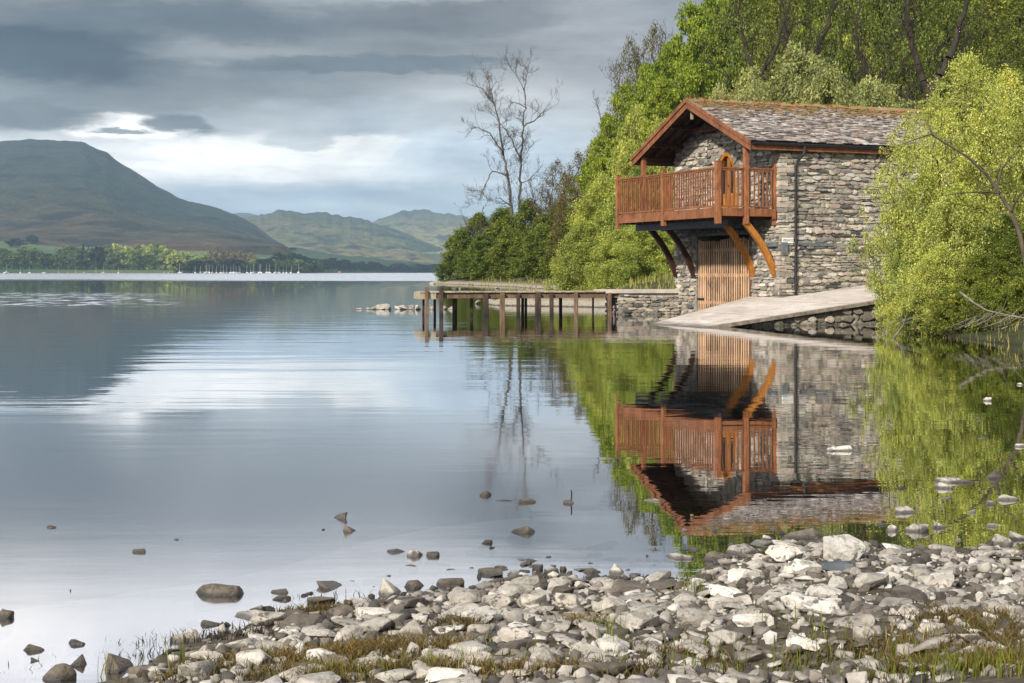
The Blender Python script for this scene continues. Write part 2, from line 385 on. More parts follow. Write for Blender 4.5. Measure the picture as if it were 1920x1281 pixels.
M['bark'] = m_simple('bark', srgb(58, 50, 40), srgb(98, 88, 74), 8, (1, 1, .2), .9, .6, .02)
M['bark_dark'] = m_simple('dark_bark', srgb(38, 33, 27), srgb(70, 61, 50), 8, (1, 1, .2), .9, .6, .02)
M['bark_grey'] = m_simple('grey_brown_bark', srgb(74, 68, 60), srgb(112, 104, 94), 8, (1, 1, .2), .9, .5, .01)
M['bark_pale'] = m_simple('grey_bark', srgb(96, 88, 78), srgb(140, 132, 120), 8, (1, 1, .2), .9, .5, .01)
M['dry_grass'] = m_leaf('dry_grass', srgb(70, 58, 34), srgb(116, 98, 60), srgb(148, 134, 90), .2, .2)
M['green_grass'] = m_leaf('green_grass', srgb(84, 96, 34), srgb(124, 134, 56), srgb(156, 150, 84), .25, .2)
M['reed'] = m_leaf('reed', srgb(120, 118, 66), srgb(160, 156, 96), srgb(176, 170, 116), .2, .2)

# ------------------------------------------------------------------ smooth value noise for terrain
def vnoise(X, Y, seed=0):
    X = np.asarray(X, float); Y = np.asarray(Y, float)
    xi = np.floor(X).astype(np.int64); yi = np.floor(Y).astype(np.int64)
    fx = X-xi; fy = Y-yi; fx = fx*fx*(3-2*fx); fy = fy*fy*(3-2*fy)
    def h(a, b):
        n = (a*374761393+b*668265263+seed*974711) & 0xffffffff
        n = ((n ^ (n >> 13))*1274126177) & 0xffffffff
        return ((n ^ (n >> 16)) & 0xffff)/65535.0
    return (h(xi, yi)*(1-fx)+h(xi+1, yi)*fx)*(1-fy)+(h(xi, yi+1)*(1-fx)+h(xi+1, yi+1)*fx)*fy
def fbm(X, Y, oct=4, seed=0):
    r = 0; a = .5
    for i in range(oct):
        r = r+a*(vnoise(X*2**i, Y*2**i, seed+i*7)-.5); a *= .5
    return r
def grid_mesh(name, xs, ys, zf, smooth=True):
    Xg, Yg = np.meshgrid(xs, ys); Z = zf(Xg, Yg)
    V = np.stack([Xg.ravel(), Yg.ravel(), Z.ravel()], 1)
    nx, ny = len(xs), len(ys)
    i = (np.arange(ny-1)[:, None]*nx+np.arange(nx-1)[None, :]).ravel()
    return np_mesh(name, V, np.stack([i, i+1, i+1+nx, i+nx], 1), smooth)

# foreground shoreline: (X, Y) of the water's edge
SH = np.array([(-6, 2.2), (-3.2, 3.3), (-1.76, 4.45), (-1.34, 5.1), (-1.03, 5.75), (-.59, 6.3), (-.145, 6.62), (.245, 6.8), (.79, 6.85),
               (.98, 7.2), (1.49, 7.7), (1.79, 7.6), (2.15, 7.4), (2.54, 7.3), (3.34, 7.5), (5, 8.5), (9, 12), (12, 16)])
def shore_z(X, Y):
    d = np.interp(X, SH[:, 0], SH[:, 1])-Y            # >0 on land
    z = np.where(d > 0, .075*d, .045*d-.013*d*d)
    z = np.maximum(z, -3.0)
    z = z+.05*fbm(X*1.6, Y*1.6, 4, 3)*np.clip(1-np.abs(d)/6, .2, 1)
    # a shallow pool left between the stones, lower right
    px_, py_ = 1.04, 4.86
    z = z-.22*np.exp(-(((X-px_)/.34)**2+((Y-py_)/.22)**2))
    return z

# land on the right: polygon of the shore, in plan
LP = np.array([(60, 18), (16, 20), (11.2, 25), (9.9, 28.5), (9.5, 33), (9.7, 38.6), (11.5, 42), (11, 46), (5.8, 50.5), (5.4, 53), (4.6, 57), (2.0, 60),
               (-.6, 62), (-1.7, 64.5), (0, 66), (2.6, 69), (4.5, 80), (4.6, 98), (3.2, 115), (.2, 138), (-4.5, 160), (-9.2, 176), (-10.5, 184),
               (-8, 215), (8, 260), (60, 420), (260, 420), (260, 18)], float)
def poly_sd(X, Y, P):
    """signed distance, >0 inside"""
    X = np.asarray(X, float); Y = np.asarray(Y, float)
    dmin = np.full(X.shape, 1e9); ins = np.zeros(X.shape, bool)
    for i in range(len(P)):
        x0, y0 = P[i]; x1, y1 = P[(i+1) % len(P)]
        dx, dy = x1-x0, y1-y0; t = np.clip(((X-x0)*dx+(Y-y0)*dy)/(dx*dx+dy*dy), 0, 1)
        dmin = np.minimum(dmin, np.hypot(X-x0-t*dx, Y-y0-t*dy))
        cond = ((y0 > Y) != (y1 > Y)) & (X < (x1-x0)*(Y-y0)/(y1-y0+1e-12)+x0)
        ins ^= cond
    return np.where(ins, dmin, -dmin)
def land_z(X, Y):
    d = poly_sd(X, Y, LP)+1.2*fbm(X*.25, Y*.25, 3, 5)
    z = np.interp(d, [-14, -2.5, 0, .6, 3, 8, 14, 40, 120], [-3.2, -.9, 0, .28, .55, 1.3, 3.2, 15, 48])
    flat = np.clip((d-2)/10, 0, 1)
    z = z+flat*2.2*fbm(X*.07, Y*.07, 4, 9)+.12*fbm(X*.8, Y*.8, 2, 4)*np.clip(d+1, 0, 1)
    # level ground round the boathouse and the low spit beside the jetty
    hd = np.hypot(X-12, Y-48); z = np.where(z > 1.0, z*np.clip((hd-4)/10, .35, 1)+1.0*(1-np.clip((hd-4)/10, .35, 1)), z)
    spit = (X < 4.6) & (Y < 69) & (Y > 54); z = np.where(spit, np.minimum(z, .32+.1*vnoise(X*2, Y*2, 8)), z)
    return z
def ground_at(X, Y):
    return float(land_z(np.array([X]), np.array([Y]))[0])

# materials of the ground
m_, N, o = mat('shore_bed')
p = geo_pos(N); ps = N.n('ShaderNodeSeparateXYZ', ins={0: p}).outputs
n1 = N.noise(p, 7, 7, .65); n2 = N.noise(p, 45, 5, .65); n3 = N.noise(p, 1.1, 4, .6)
vor = N.n('ShaderNodeTexVoronoi', ins={'Vector': p, 'Scale': 26.0, 'Randomness': 1.0})
vc = N.n('ShaderNodeSeparateColor', ins={0: vor.outputs['Color']}).outputs[0]
gravel = N.ramp(vc, [(0, (.10, .088, .07)), (.5, (.14, .125, .10)), (1, (.28, .25, .21))])
gravel = N.mix(N.rng(vor.outputs['Distance'], .35, .6, 0, .8), gravel, (.04, .034, .026))
soil = N.ramp(n1, [(.3, (.045, .036, .022)), (.7, (.13, .105, .07))])
c_ = N.mix(N.rng(n1, .45, .62, 0, .7), soil, gravel)
side = N.rng(N.m('ADD', ps[0], N.m('MULTIPLY', n3, .8)), .9, 1.6, 0, 1)      # left bed paled to brighten the water above, weed and peat on the right
bedc = N.mix(side, N.ramp(n1, [(.3, (.50, .50, .49)), (.7, (.66, .66, .65))]), N.ramp(n1, [(.35, (.05, .05, .014)), (.65, (.13, .12, .04))]))
c_ = N.mix(N.rng(N.m('ADD', ps[2], N.m('MULTIPLY', n1, .02)), -.012, .012, 1, 0), c_, bedc)
c_ = N.mix(N.rng(N.m('ADD', ps[2], N.m('MULTIPLY', n3, .3)), -.5, -2.2, 0, 1), c_, (.045, .05, .038))      # the brightening pale bed fades into dark mud with depth
fin(N, o, c_, .9, N.m('ADD', n1, N.m('MULTIPLY', n2, .6)), .8, .02, .2); M['shore_bed'] = m_
m_, N, o = mat('lake_bed')
fin(N, o, N.ramp(N.noise(geo_pos(N), .4, 4, .6), [(.3, (.035, .04, .03)), (.7, (.06, .065, .045))]), .9); M['lake_bed'] = m_
m_, N, o = mat('woodland_floor')
p = geo_pos(N); n1 = N.noise(p, 1.2, 6, .65); n2 = N.noise(p, 12, 5, .65)
z = N.n('ShaderNodeSeparateXYZ', ins={0: p}).outputs[2]
c_ = N.ramp(n1, [(.3, (.035, .03, .016)), (.5, (.05, .06, .02)), (.7, (.10, .09, .045))])
far_ = N.rng(N.n('ShaderNodeSeparateXYZ', ins={0: p}).outputs[1], 50.0, 53.0, 0, 1)
c_ = N.mix(N.m('MULTIPLY', far_, N.rng(N.m('ADD', z, N.m('MULTIPLY', n1, .2)), .3, .55, 1, 0)), c_, N.ramp(n2, [(.3, srgb(120, 110, 92)), (.7, srgb(196, 184, 164))]))
c_ = N.mix(N.rng(N.m('ADD', z, N.m('MULTIPLY', n2, .06)), .03, .1, 1, 0), c_, (.03, .027, .02))
fin(N, o, c_, .95, N.m('ADD', n1, n2), .8, .08, .2); M['woodfloor'] = m_

tag(link('lakebed', grid_mesh('lakebed', np.linspace(-9000, 9000, 9), np.linspace(-3000, 12000, 9), lambda X, Y: X*0-3.4), M['lake_bed']), kind='structure')
xs = np.arange(-8, 12.01, .06); ys = np.concatenate([np.arange(.5, 9, .05), np.arange(9, 20, .3)])
tag(link('shore', grid_mesh('shore', xs, ys, shore_z), M['shore_bed']), kind='structure')
xs = np.concatenate([np.arange(-30, 40, .9), np.arange(40, 262, 5)]); ys = np.concatenate([np.arange(16, 110, .9), np.arange(110, 420, 3.)])
tag(link('hillside_ground', grid_mesh('hillside_ground', xs, ys, land_z), M['woodfloor']), kind='structure')

# ------------------------------------------------------------------ water
m_, N, o = mat('lake_water')
p = geo_pos(N); ps = N.n('ShaderNodeSeparateXYZ', ins={0: p}).outputs
ang_ = N.m('DIVIDE', ps[0], N.m('MAXIMUM', ps[1], 1.0))         # lanes on the lake fan out from the near shore
r1 = N.noise(N.vmul(p, (.9, 3.2, 1)), 1.0, 3, .5)               # short ripples
r2 = N.noise(N.vmul(p, (.22, .9, 1)), 1.0, 2, .5)               # longer swell
r3 = N.noise(N.vmul(p, (4.0, 9.0, 1)), 1.0, 2, .5)
patch = N.rng(N.noise(N.vmul(p, (.05, .02, 1)), 1.0, 3, .5), .38, .62, .15, 1)
mid = N.m('MULTIPLY', N.rng(ps[1], 9.0, 24.0, 0, 1, True), N.rng(ps[0], 6.0, -1.0, .25, 1.0, True))
h = N.m('ADD', N.m('MULTIPLY', r1, N.m('MULTIPLY_ADD', N.m('MULTIPLY', mid, patch), .0028, .0007)),
        N.m('ADD', N.m('MULTIPLY', r2, N.m('MULTIPLY_ADD', mid, .006, .001)), N.m('MULTIPLY', r3, .00012)))
bump = N.n('ShaderNodeBump', ins={'Strength': 1.0, 'Distance': 1.0, 'Height': h})
# wind-ruffled water far out, with a sharp calm edge
edge = N.m('ADD', ps[1], N.m('MULTIPLY', N.noise(N.vmul(p, (.004, .02, 1)), 1.0, 3, .5), 120.0))
lane = N.rng(N.m('ADD', edge, N.m('MULTIPLY', ps[0], .35)), 265.0, 300.0, 0, 1)
spark = N.m('MULTIPLY', N.m('MULTIPLY', N.rng(ps[1], 55.0, 62.0, 0, 1), N.rng(ps[1], 105.0, 96.0, 0, 1)), N.rng(ang_, -.20, -.27, 0, 1))
spark = N.m('MULTIPLY', spark, N.rng(N.noise(N.vmul(p, (.9, .35, 1)), 1.0, 4, .7), .48, .60, 0, .9))
near = N.m('MULTIPLY', N.m('MULTIPLY', N.rng(ps[1], 17.0, 10.5, 0, 1, True), N.rng(ps[1], 4.5, 7.0, .4, 1, True)), N.rng(ang_, .07, -.08, 0, 1, True))
rough = N.m('MAXIMUM', N.m('MAXIMUM', N.m('MULTIPLY', lane, .21), N.m('MULTIPLY', spark, .35)), N.m('MULTIPLY', near, .12))
fr = N.n('ShaderNodeFresnel', ins={'IOR': 1.33}); N.nt.links.new(bump.outputs[0], fr.inputs['Normal'])
fac = N.m('POWER', fr.outputs[0], .30)
gl = N.n('ShaderNodeBsdfGlossy'); N.set(gl.inputs['Color'], (.97, .98, 1.0)); N.set(gl.inputs['Roughness'], rough)
N.nt.links.new(bump.outputs[0], gl.inputs['Normal'])
trn = N.n('ShaderNodeBsdfTransparent'); N.set(trn.inputs[0], (.90, .90, .86))
mx = N.n('ShaderNodeMixShader'); N.set(mx.inputs[0], fac); N.nt.links.new(trn.outputs[0], mx.inputs[1]); N.nt.links.new(gl.outputs[0], mx.inputs[2])
N.nt.links.new(mx.outputs[0], o.inputs[0]); M['water'] = m_
me = bpy.data.meshes.new('water'); me.from_pydata([(-9000, -200, 0), (9000, -200, 0), (9000, 12000, 0), (-9000, 12000, 0)], [], [(0, 1, 2, 3)])
tag(link('water', me, M['water']), kind='structure')

# ------------------------------------------------------------------ boathouse (local x = along the ridge, away; local y = across the gable, to the left)
HX, HY, HA = 5.971, 43.014, radians(23.25)
house = empty('boathouse', (HX, HY, 0), HA)
tag(house, 'stone boathouse with red timber balcony and slate roof at the water', 'boathouse')
def on_gable(px, py, v=2.02):
    k = (px-960)/F          # X = k Y ; X=HX-u sin+v cos ; Y=HY+u cos+v sin
    s_, c_ = sin(HA), cos(HA)
    u = (HX+v*c_-k*(HY+v*s_))/(s_+k*c_); Y = HY+u*c_+v*s_
    return u, CZ-(py-HZ)*Y/F
def on_side(px, py, u=-.2):
    k = (px-960)/F; s_, c_ = sin(HA), cos(HA)
    v = (k*(HY+u*c_)-HX+u*s_)/(c_-k*s_); Y = HY+u*c_+v*s_
    return v, CZ-(py-HZ)*Y/F
GV = 2.02; UL, UR, VE = 6.05, -.2, 9.2
ZA, ZE = 6.78, 5.22; UC = 3.14; HWR = 3.59; SLOPE = (ZA-ZE)/HWR
RV0, RV1 = .84, 9.45
roof_z = lambda u: ZA-abs(u-UC)*SLOPE
rs = random.Random(7)
PAL = [(.47, .41, .33), (.40, .36, .30), (.55, .50, .42), (.30, .275, .24), (.20, .19, .175), (.43, .355, .30), (.60, .56, .49), (.36, .32, .26), (.48, .42, .35), (.08, .08, .08), (.25, .235, .20), (.50, .47, .42)]
PALW = [5, 6, 4, 6, 5.5, 3, 3, 6, 3.5, 2.0, 5.5, 4]
def rubble(mb, A, B, nrm, z0, z1, inside, rmin=.04, rmax=.135, lmin=.10, lmax=.46, prot=.08, pal=PAL, w=PALW, rs=rs, curve=None):
    """irregular coursed stones between plan points A and B (2D), outward normal nrm"""
    A = np.array(A, float); B = np.array(B, float); L = np.linalg.norm(B-A); t = (B-A)/L; n = np.array(nrm, float)
    z = z0; row = 0
    while z < z1:
        h = rs.uniform(rmin, rmax); x = -rs.uniform(0, lmax)
        ph = rs.uniform(0, 6)
        while x < L:
            l = rs.uniform(lmin, lmax)*(1.0 if h > .1 else 1.1); hh = h*rs.uniform(.82, 1.3)
            cx = x+l/2; cz = z+h/2+.03*sin(cx*1.7+ph)
            x += l
            lo, hi = max(0, cx-l/2), min(L, cx+l/2)
            if hi-lo < .05 or not inside(cx, cz, l/2, hh/2): continue
            cx = (lo+hi)/2; a = (hi-lo)/2*1.05; b = hh/2*1.06
            pts = []
            for k in range(8):
                th = 2*pi*(k+.5)/8; q = 1/max(abs(cos(th)), abs(sin(th)))
                q = min(q, 1.36)*rs.uniform(.74, 1.08)
                pts.append((cx+a*q*cos(th)*1.02, cz+b*q*sin(th)*1.02))
            pr = rs.uniform(.012, prot); tilt = rs.uniform(-.12, .12); tz = rs.uniform(-.15, .15)
            base = []; front = []
            for (sx, sz) in pts:
                P2 = A+t*sx; base.append((*(P2-n*.04), sz))
                fx, fz = cx+(sx-cx)*rs.uniform(.84, .97), cz+(sz-cz)*rs.uniform(.78, .96)
                P2 = A+t*fx+n*(pr+tilt*(fx-cx)*.3+tz*(fz-cz)*.4); front.append((*P2, fz))
            cc = rs.choices(pal, w)[0]; k_ = rs.uniform(.8, 1.25); mb.cur = tuple(min(.75, q*k_*rs.uniform(.96, 1.04)) for q in cc)
            c0 = (*(A+t*cx+n*(pr+.008)), cz)
            fs = [(k, (k+1) % 8, 8+(k+1) % 8, 8+k) for k in range(8)]+[(8+k, 8+(k+1) % 8, 16) for k in range(8)]
            mb.add(base+front+[c0], fs)
        z += h; row += 1
    mb.cur = (1, 1, 1)

# --- door and gate openings (local coordinates)
gu0, gz1 = on_gable(1404, 446); gu1, gz0 = on_gable(1307, 588); gz0 = -.1
du0, dz1 = on_gable(1384, 282); du1, _ = on_gable(1342, 282); dz0 = 3.10
dw = du1-du0; duc = (du0+du1)/2; dsp = dz1-1.05*dw
print('gate', gu0, gu1, gz1, 'door', du0, du1, dz1, dz0)
def in_door(u, z, pad=0):
    if z < dz0-pad or abs(u-duc) > dw/2+pad: return False
    if z < dsp: return True
    q = (z-dsp)/(dz1+pad-dsp); return q < 1 and abs(u-duc) < (dw/2+pad)*sqrt(max(0, 1-q**2.0))**.9
def in_gate(u, z, pad=0): return gu0-.07-pad < u < gu1+.02+pad and z < gz1+.12+pad
# backing walls as sheets with the openings cut out
wm = MB()
def gable_sheet(v):
    us = np.unique(np.round(np.concatenate([np.linspace(UR, UL, 60), [gu0-.07, gu1+.02, du0, du1, UC]]), 4))
    zs_ = np.unique(np.round(np.concatenate([np.linspace(-.5, ZA, 90), [gz1+.12, dz0, dz1]]), 4))
    for i in range(len(us)-1):
        for j in range(len(zs_)-1):
            u0, u1, z0, z1 = us[i], us[i+1], zs_[j], zs_[j+1]; uc, zc = (u0+u1)/2, (z0+z1)/2
            if in_door(uc, zc) or in_gate(uc, zc): continue
            top = min(roof_z(u0), roof_z(u1))-.1
            if z0 >= top: continue
            wm.add([(v, u0, z0), (v, u1, z0), (v, u1, min(z1, roof_z(u1)-.1)), (v, u0, min(z1, roof_z(u0)-.1))], [(0, 3, 2, 1)])
gable_sheet(GV)
ew = roof_z(UR)-.1; el_ = roof_z(UL)-.1
wm.add([(GV, UR, -.5), (VE, UR, -.5), (VE, UR, ew), (GV, UR, ew)], [(0, 1, 2, 3)])
wm.add([(GV, UL, -.5), (VE, UL, -.5), (VE, UL, el_), (GV, UL, el_)], [(0, 3, 2, 1)])
wm.add([(VE, UR, -.5), (VE, UL, -.5), (VE, UL, el_), (VE, UC, ZA-.1), (VE, UR, ew)], [(0, 1, 2, 3, 4)])
# reveals of the two openings, a dark room behind
for (u0, z0, u1, z1) in ((gu0-.07, -.5, gu0-.07, gz1+.12), (gu1+.02, gz1+.12, gu1+.02, -.5)):
    wm.add([(GV, u0, z0), (GV, u1, z1), (GV+.5, u1, z1), (GV+.5, u0, z0)], [(0, 1, 2, 3)])
wm.add([(GV, gu0-.07, gz1+.12), (GV, gu1+.02, gz1+.12), (GV+.5, gu1+.02, gz1+.12), (GV+.5, gu0-.07, gz1+.12)], [(0, 1, 2, 3)])
wm.add([(GV+.6, du0-.2, dz0-.1), (GV+.6, du1+.2, dz0-.1), (GV+.6, du1+.2, dz1+.1), (GV+.6, du0-.2, dz1+.1)], [(0, 1, 2, 3)])
wall = wm.build('wall', M['mortar'], house)
st = MB()
rubble(st, (GV, UL), (GV, UR), (-1, 0), -.25, ZA, lambda s, z, a, b: (lambda u: z+b < roof_z(u)-.12-a*SLOPE and not in_door(u, z, .06) and not (in_gate(u, z, a*.8)))(UL-s))
rubble(st, (GV, UR), (VE, UR), (0, -1), -.25, 5.4, lambda s, z, a, b: z+b < ew+.02)
# quoins at the seen corner and voussoirs round the arched door
z = -.2; k = 0
while z < ew-.15:
    h = rs.uniform(.07, .19); a, b = (rs.uniform(.25, .5), rs.uniform(.12, .24)) if k % 2 else (rs.uniform(.14, .26), rs.uniform(.25, .45))
    cc = rs.choices(PAL, PALW)[0]; kk = rs.uniform(.75, 1.1); st.cur = tuple(q*kk for q in cc)
    j = lambda: rs.uniform(-.012, .012)
    x0, x1, y0, y1 = GV-.055, GV+a, UR-.055, UR+b
    st.add([(x0+j(), y0+j(), z+.01), (x1, y0+j(), z+.01+j()), (x1, UR+.02, z+.01), (GV+.02, y1, z+.01), (x0+j(), y1, z+.01),
            (x0+j(), y0+j(), z+h-.01), (x1, y0+j(), z+h-.01+j()), (x1, UR+.02, z+h-.01), (GV+.02, y1, z+h-.01), (x0+j(), y1, z+h-.01)],
           [(0, 1, 6, 5), (1, 2, 7, 6), (4, 0, 5, 9), (3, 4, 9, 8), (5, 6, 7, 8, 9), (0, 4, 3, 2, 1)])
    z += h; k += 1
def arch_pt(t, pad):   # t 0..1 from right foot over the top to left foot
    th = pi*t; return duc-(dw/2+pad)*cos(th), dsp+(dz1-dsp+pad)*sin(th)
for k in range(17):
    t0, t1 = k/17+.006, (k+1)/17-.006; cc = rs.choices(PAL[3:], PALW[3:])[0]; st.cur = tuple(q*.9 for q in cc)
    L_ = rs.uniform(.2, .3); q = [arch_pt(t0, .02), arch_pt(t1, .02), arch_pt(t1, L_), arch_pt(t0, L_)]
    st.add([(GV-.05, *p_) for p_ in q]+[(GV+.03, *p_) for p_ in q], [(0, 1, 2, 3), (0, 4, 5, 1), (1, 5, 6, 2), (2, 6, 7, 3), (3, 7, 4, 0)])
st.cur = (1, 1, 1)
st.build('stonework', M['stone'], wall)
# dark slate lintel over the water gate and the drip courses on the wall
lt = MB(); 
for k in range(14):
    u = gu0-.25+k*(gu1-gu0+.5)/13; hgt = .16+.06*sin(k*.5)
    lt.beam((GV-.1, u, gz1+.14+.10*sin(pi*k/13)), (GV-.1, u+.2, gz1+.15+.10*sin(pi*(k+.6)/13)), .14, .07+rs.random()*.04)
lt.build('lintel', M['rock_blue'], house)
lt = MB()
for (x0, x1, z0) in ((GV+.0, GV+.75, 0), ):
    pass
u_, z_ = on_gable(1452, 458)
v1, z1_ = on_side(1560, 459)
for bx_ in ((GV-.14, GV-.02, -.17, .62, z_-.07, z_+.06), (GV-.02, GV+.16, UR-.13, UR-.03, z_-.28, z_+.05), (GV+.75, v1, UR-.10, UR-.03, z_-.05, z_+.03)):
    lt = MB(); lt.box(*bx_); lt.build('drip_stone', M['rock_blue'], house)

# --- roof
rf = MB(); th_ = .08
for sg in (-1, 1):
    e = UC+sg*HWR
    V_ = [(RV0, UC, ZA-.02), (RV1, UC, ZA-.02), (RV1, e, ZE-.02), (RV0, e, ZE-.02)]
    rf.add([(a, b, c__) for a, b, c__ in V_]+[(a, b, c__-th_) for a, b, c__ in V_],
           [(0, 1, 2, 3), (7, 6, 5, 4), (3, 2, 6, 7), (0, 3, 7, 4), (1, 5, 6, 2)])
roof = rf.build('roof', M['timber_dark'], house)
sl = MB(); rr = random.Random(3)
SP = [(.25, .21, .185), (.31, .275, .25), (.17, .145, .125), (.38, .345, .315), (.12, .10, .09), (.29, .22, .18), (.44, .41, .375)]
for sg in (-1, 1):
    d = 0.0; Ls = hypot(HWR, ZA-ZE); i = 0
    us_, zs2 = sg*HWR/Ls, -(ZA-ZE)/Ls              # down-slope unit (y,z)
    nu, nz_ = sg*(ZA-ZE)/Ls, HWR/Ls                # normal
    d = Ls+.06
    rows_ = []
    while d > .05:
        ex = .17-.09*(1-d/Ls); rows_.append((d, ex)); d -= ex
    for (d, ex) in rows_:
        x = RV0-.03-rr.uniform(0, .1)
        while x < RV1:
            w_ = rr.uniform(.10, .24)*(.6+.5*d/Ls)*1.15; x1 = min(x+w_, RV1+.04)
            if x1-x < .05: break
            kk = rr.uniform(.75, 1.3); sl.cur = tuple(q*kk for q in rr.choice(SP))
            lift = rr.uniform(.02, .06); dd = d+rr.uniform(-.02, .02); up = max(dd-ex-.09, 0); jj = rr.uniform(-.012, .012)
            def SPt(xx, s_, h_): return (xx, UC+us_*s_+nu*h_, ZA+zs2*s_+nz_*h_)
            a_, b_ = x+.004, x1-.004
            vs = [SPt(a_, dd+jj, lift), SPt(b_, dd-jj, lift), SPt(b_, up, .006), SPt(a_, up, .006), SPt(a_, dd+jj, lift-.02), SPt(b_, dd-jj, lift-.02)]
            sl.add(vs, [(0, 1, 2, 3), (4, 5, 1, 0), (0, 3, 4), (1, 5, 2)] if sg < 0 else [(3, 2, 1, 0), (0, 1, 5, 4), (4, 3, 0), (2, 5, 1)])
            x = x1
sl.cur = (1, 1, 1)
sl.build('slates', M['slate'], roof)
rg = MB(); x = RV0-.03
while x < RV1:
    l = rr.uniform(.4, .55); kk = rr.uniform(.8, 1.3); rg.cur = tuple(q*kk for q in (.26, .22, .17)); h0 = rr.uniform(.0, .03)
    prof = [(-.19, -.07), (-.13, .0), (-.05, .045), (.05, .045), (.13, .0), (.19, -.07)]
    a = [(x+.01, UC+p_[0], ZA+p_[1]+h0) for p_ in prof]; b = [(x+l-.01, UC+p_[0], ZA+p_[1]+h0+rr.uniform(-.01, .01)) for p_ in prof]
    rg.add(a+b, [(i, i+1, 7+i, 6+i) for i in range(5)]+[(0, 5, 4, 3, 2, 1), (6, 7, 8, 9, 10, 11)]); x += l
rg.cur = (1, 1, 1)
rg.build('ridge', M['slate'], roof)
# clumps of moss and grass along the ridge
tf = MB()
for i in range(260):
    x = RV0+rr.random()**1.5*6; y = UC+rr.uniform(-.16, .1); 
    for k in range(3):
        dx, dy = rr.uniform(-.08, .08), rr.uniform(-.08, .08); hh = rr.uniform(.03, .10) if rr.random() > .06 else rr.uniform(.15, .32)
        tf.add([(x-.012, y, ZA-.02), (x+.012, y, ZA-.02), (x+dx*2, y+dy*2, ZA+.03+hh)], [(0, 1, 2)])
tag(tf.build('ridge_moss', M['dry_grass'], roof), kind='stuff')

# bargeboards, fascia, soffit, rafters, gutter, downpipe
for sg in (-1, 1):
    e = UC+sg*(HWR+.05)
    zt = lambda u: roof_z(u)+.03
    bb = MB()
    for (x0, x1, top, h) in ((RV0-.075, RV0-.035, .02, .30), (RV0-.115, RV0-.075, .03, .13)):
        top_c, top_e = ZA+top, roof_z(e)+top
        bb.add([(x0, UC, top_c), (x0, e, top_e), (x0, e, top_e-h), (x0, UC, top_c-h*1.02), (x1, UC, top_c), (x1, e, top_e), (x1, e, top_e-h), (x1, UC, top_c-h*1.02)],
               [(0, 1, 2, 3), (7, 6, 5, 4), (0, 4, 5, 1), (1, 5, 6, 2), (2, 6, 7, 3), (3, 7, 4, 0)])
    bb.build('bargeboard', M['timber'], roof)
for sg in (-1, 1):
    e = UC+sg*(HWR-.04)
    f_ = MB(); f_.box(RV0, RV1, min(e, e+sg*.03), max(e, e+sg*.03), roof_z(e)-.28, roof_z(e)-.105); f_.build('fascia', M['timber'], roof)
    i_ = UR if sg < 0 else UL
    f_ = MB(); f_.box(GV, RV1, min(i_-.03*0, e), max(i_, e), roof_z(e)-.27, roof_z(e)-.25); f_.build('soffit', M['timber_dark'], roof)
gt = MB(); gy, gz_ = UC-HWR-.06, ZE-.07
prof = [(.06*cos(t), .06*sin(t)) for t in np.linspace(pi, 2*pi, 8)]
a = [(RV0+.02, gy+p_[0], gz_+p_[1]) for p_ in prof]; b = [(RV1, gy+p_[0], gz_+p_[1]-.03) for p_ in prof]
gt.add(a+b, [(i, i+1, 9+i, 8+i) for i in range(7)]+[(0, 8, 9, 1)]+[tuple(range(7, -1, -1)), tuple(range(8, 16))])
gt.box(RV0+.02, RV1, gy-.063, gy-.055, gz_-.02, gz_+.012)
gt.build('gutter', M['black'], house)
pv, _ = on_side(1491.5, 400, UR-.08); pv2, _ = on_side(1509, 265, gy)
dp_ = MB(); _, pz0 = on_side(1490, 553)
dp_.tube([(pv2, gy, gz_-.03), (pv2, gy, gz_-.22), (pv2-.04, gy+.03, gz_-.30), (pv+.03, UR-.11, gz_-.52), (pv, UR-.10, gz_-.62), (pv, UR-.10, pz0+.03), (pv-.04, UR-.16, pz0-.02)], .042, 10)
pipe = dp_.build('downpipe', M['black'], house)
for zz in (4.1, 2.9, 1.7, .9):
    cl = MB(); cl.tube([(pv, UR-.10, zz-.03), (pv, UR-.10, zz+.03)], .055, 10); cl.box(pv-.02, pv+.02, UR-.1, UR-.02, zz-.02, zz+.02); cl.build('pipe_clip', M['black'], pipe)
for x in np.arange(RV0+.12, GV, .38):
    for sg in (-1, 1):
        r_ = MB(); r_.beam((x, UC, ZA-.16), (x, UC+sg*(HWR-.1), roof_z(UC+HWR-.1)-.16), .06, .10); r_.build('rafter', M['timber_dark'], roof)
for u in (UC-2.3, UC+2.3, UC-1.15, UC+1.15):
    r_ = MB(); r_.beam((RV0, u, roof_z(u)-.26), (GV-.02, u, roof_z(u)-.26), .1, .12); r_.build('purlin', M['timber_dark'], roof)
tr = MB(); tr.beam((GV-.35, UC-1.35, ZA-.86), (GV-.35, UC+1.35, ZA-.86), .10, .14); tr.build('collar_beam', M['timber_dark'], roof)
tr = MB(); tr.beam((RV0+.12, UC, ZA-.62), (RV0+.12, UC, ZA-.25), .07, .07); tr.build('king_post', M['jetty_wood'], roof)
for u in (0.0, 6.285):
    tr = MB(); tr.beam((RV0+.1, u, ZE-.12), (GV, u, ZE-.12), .12, .16); tr.build('wall_plate', M['timber_dark'], roof)

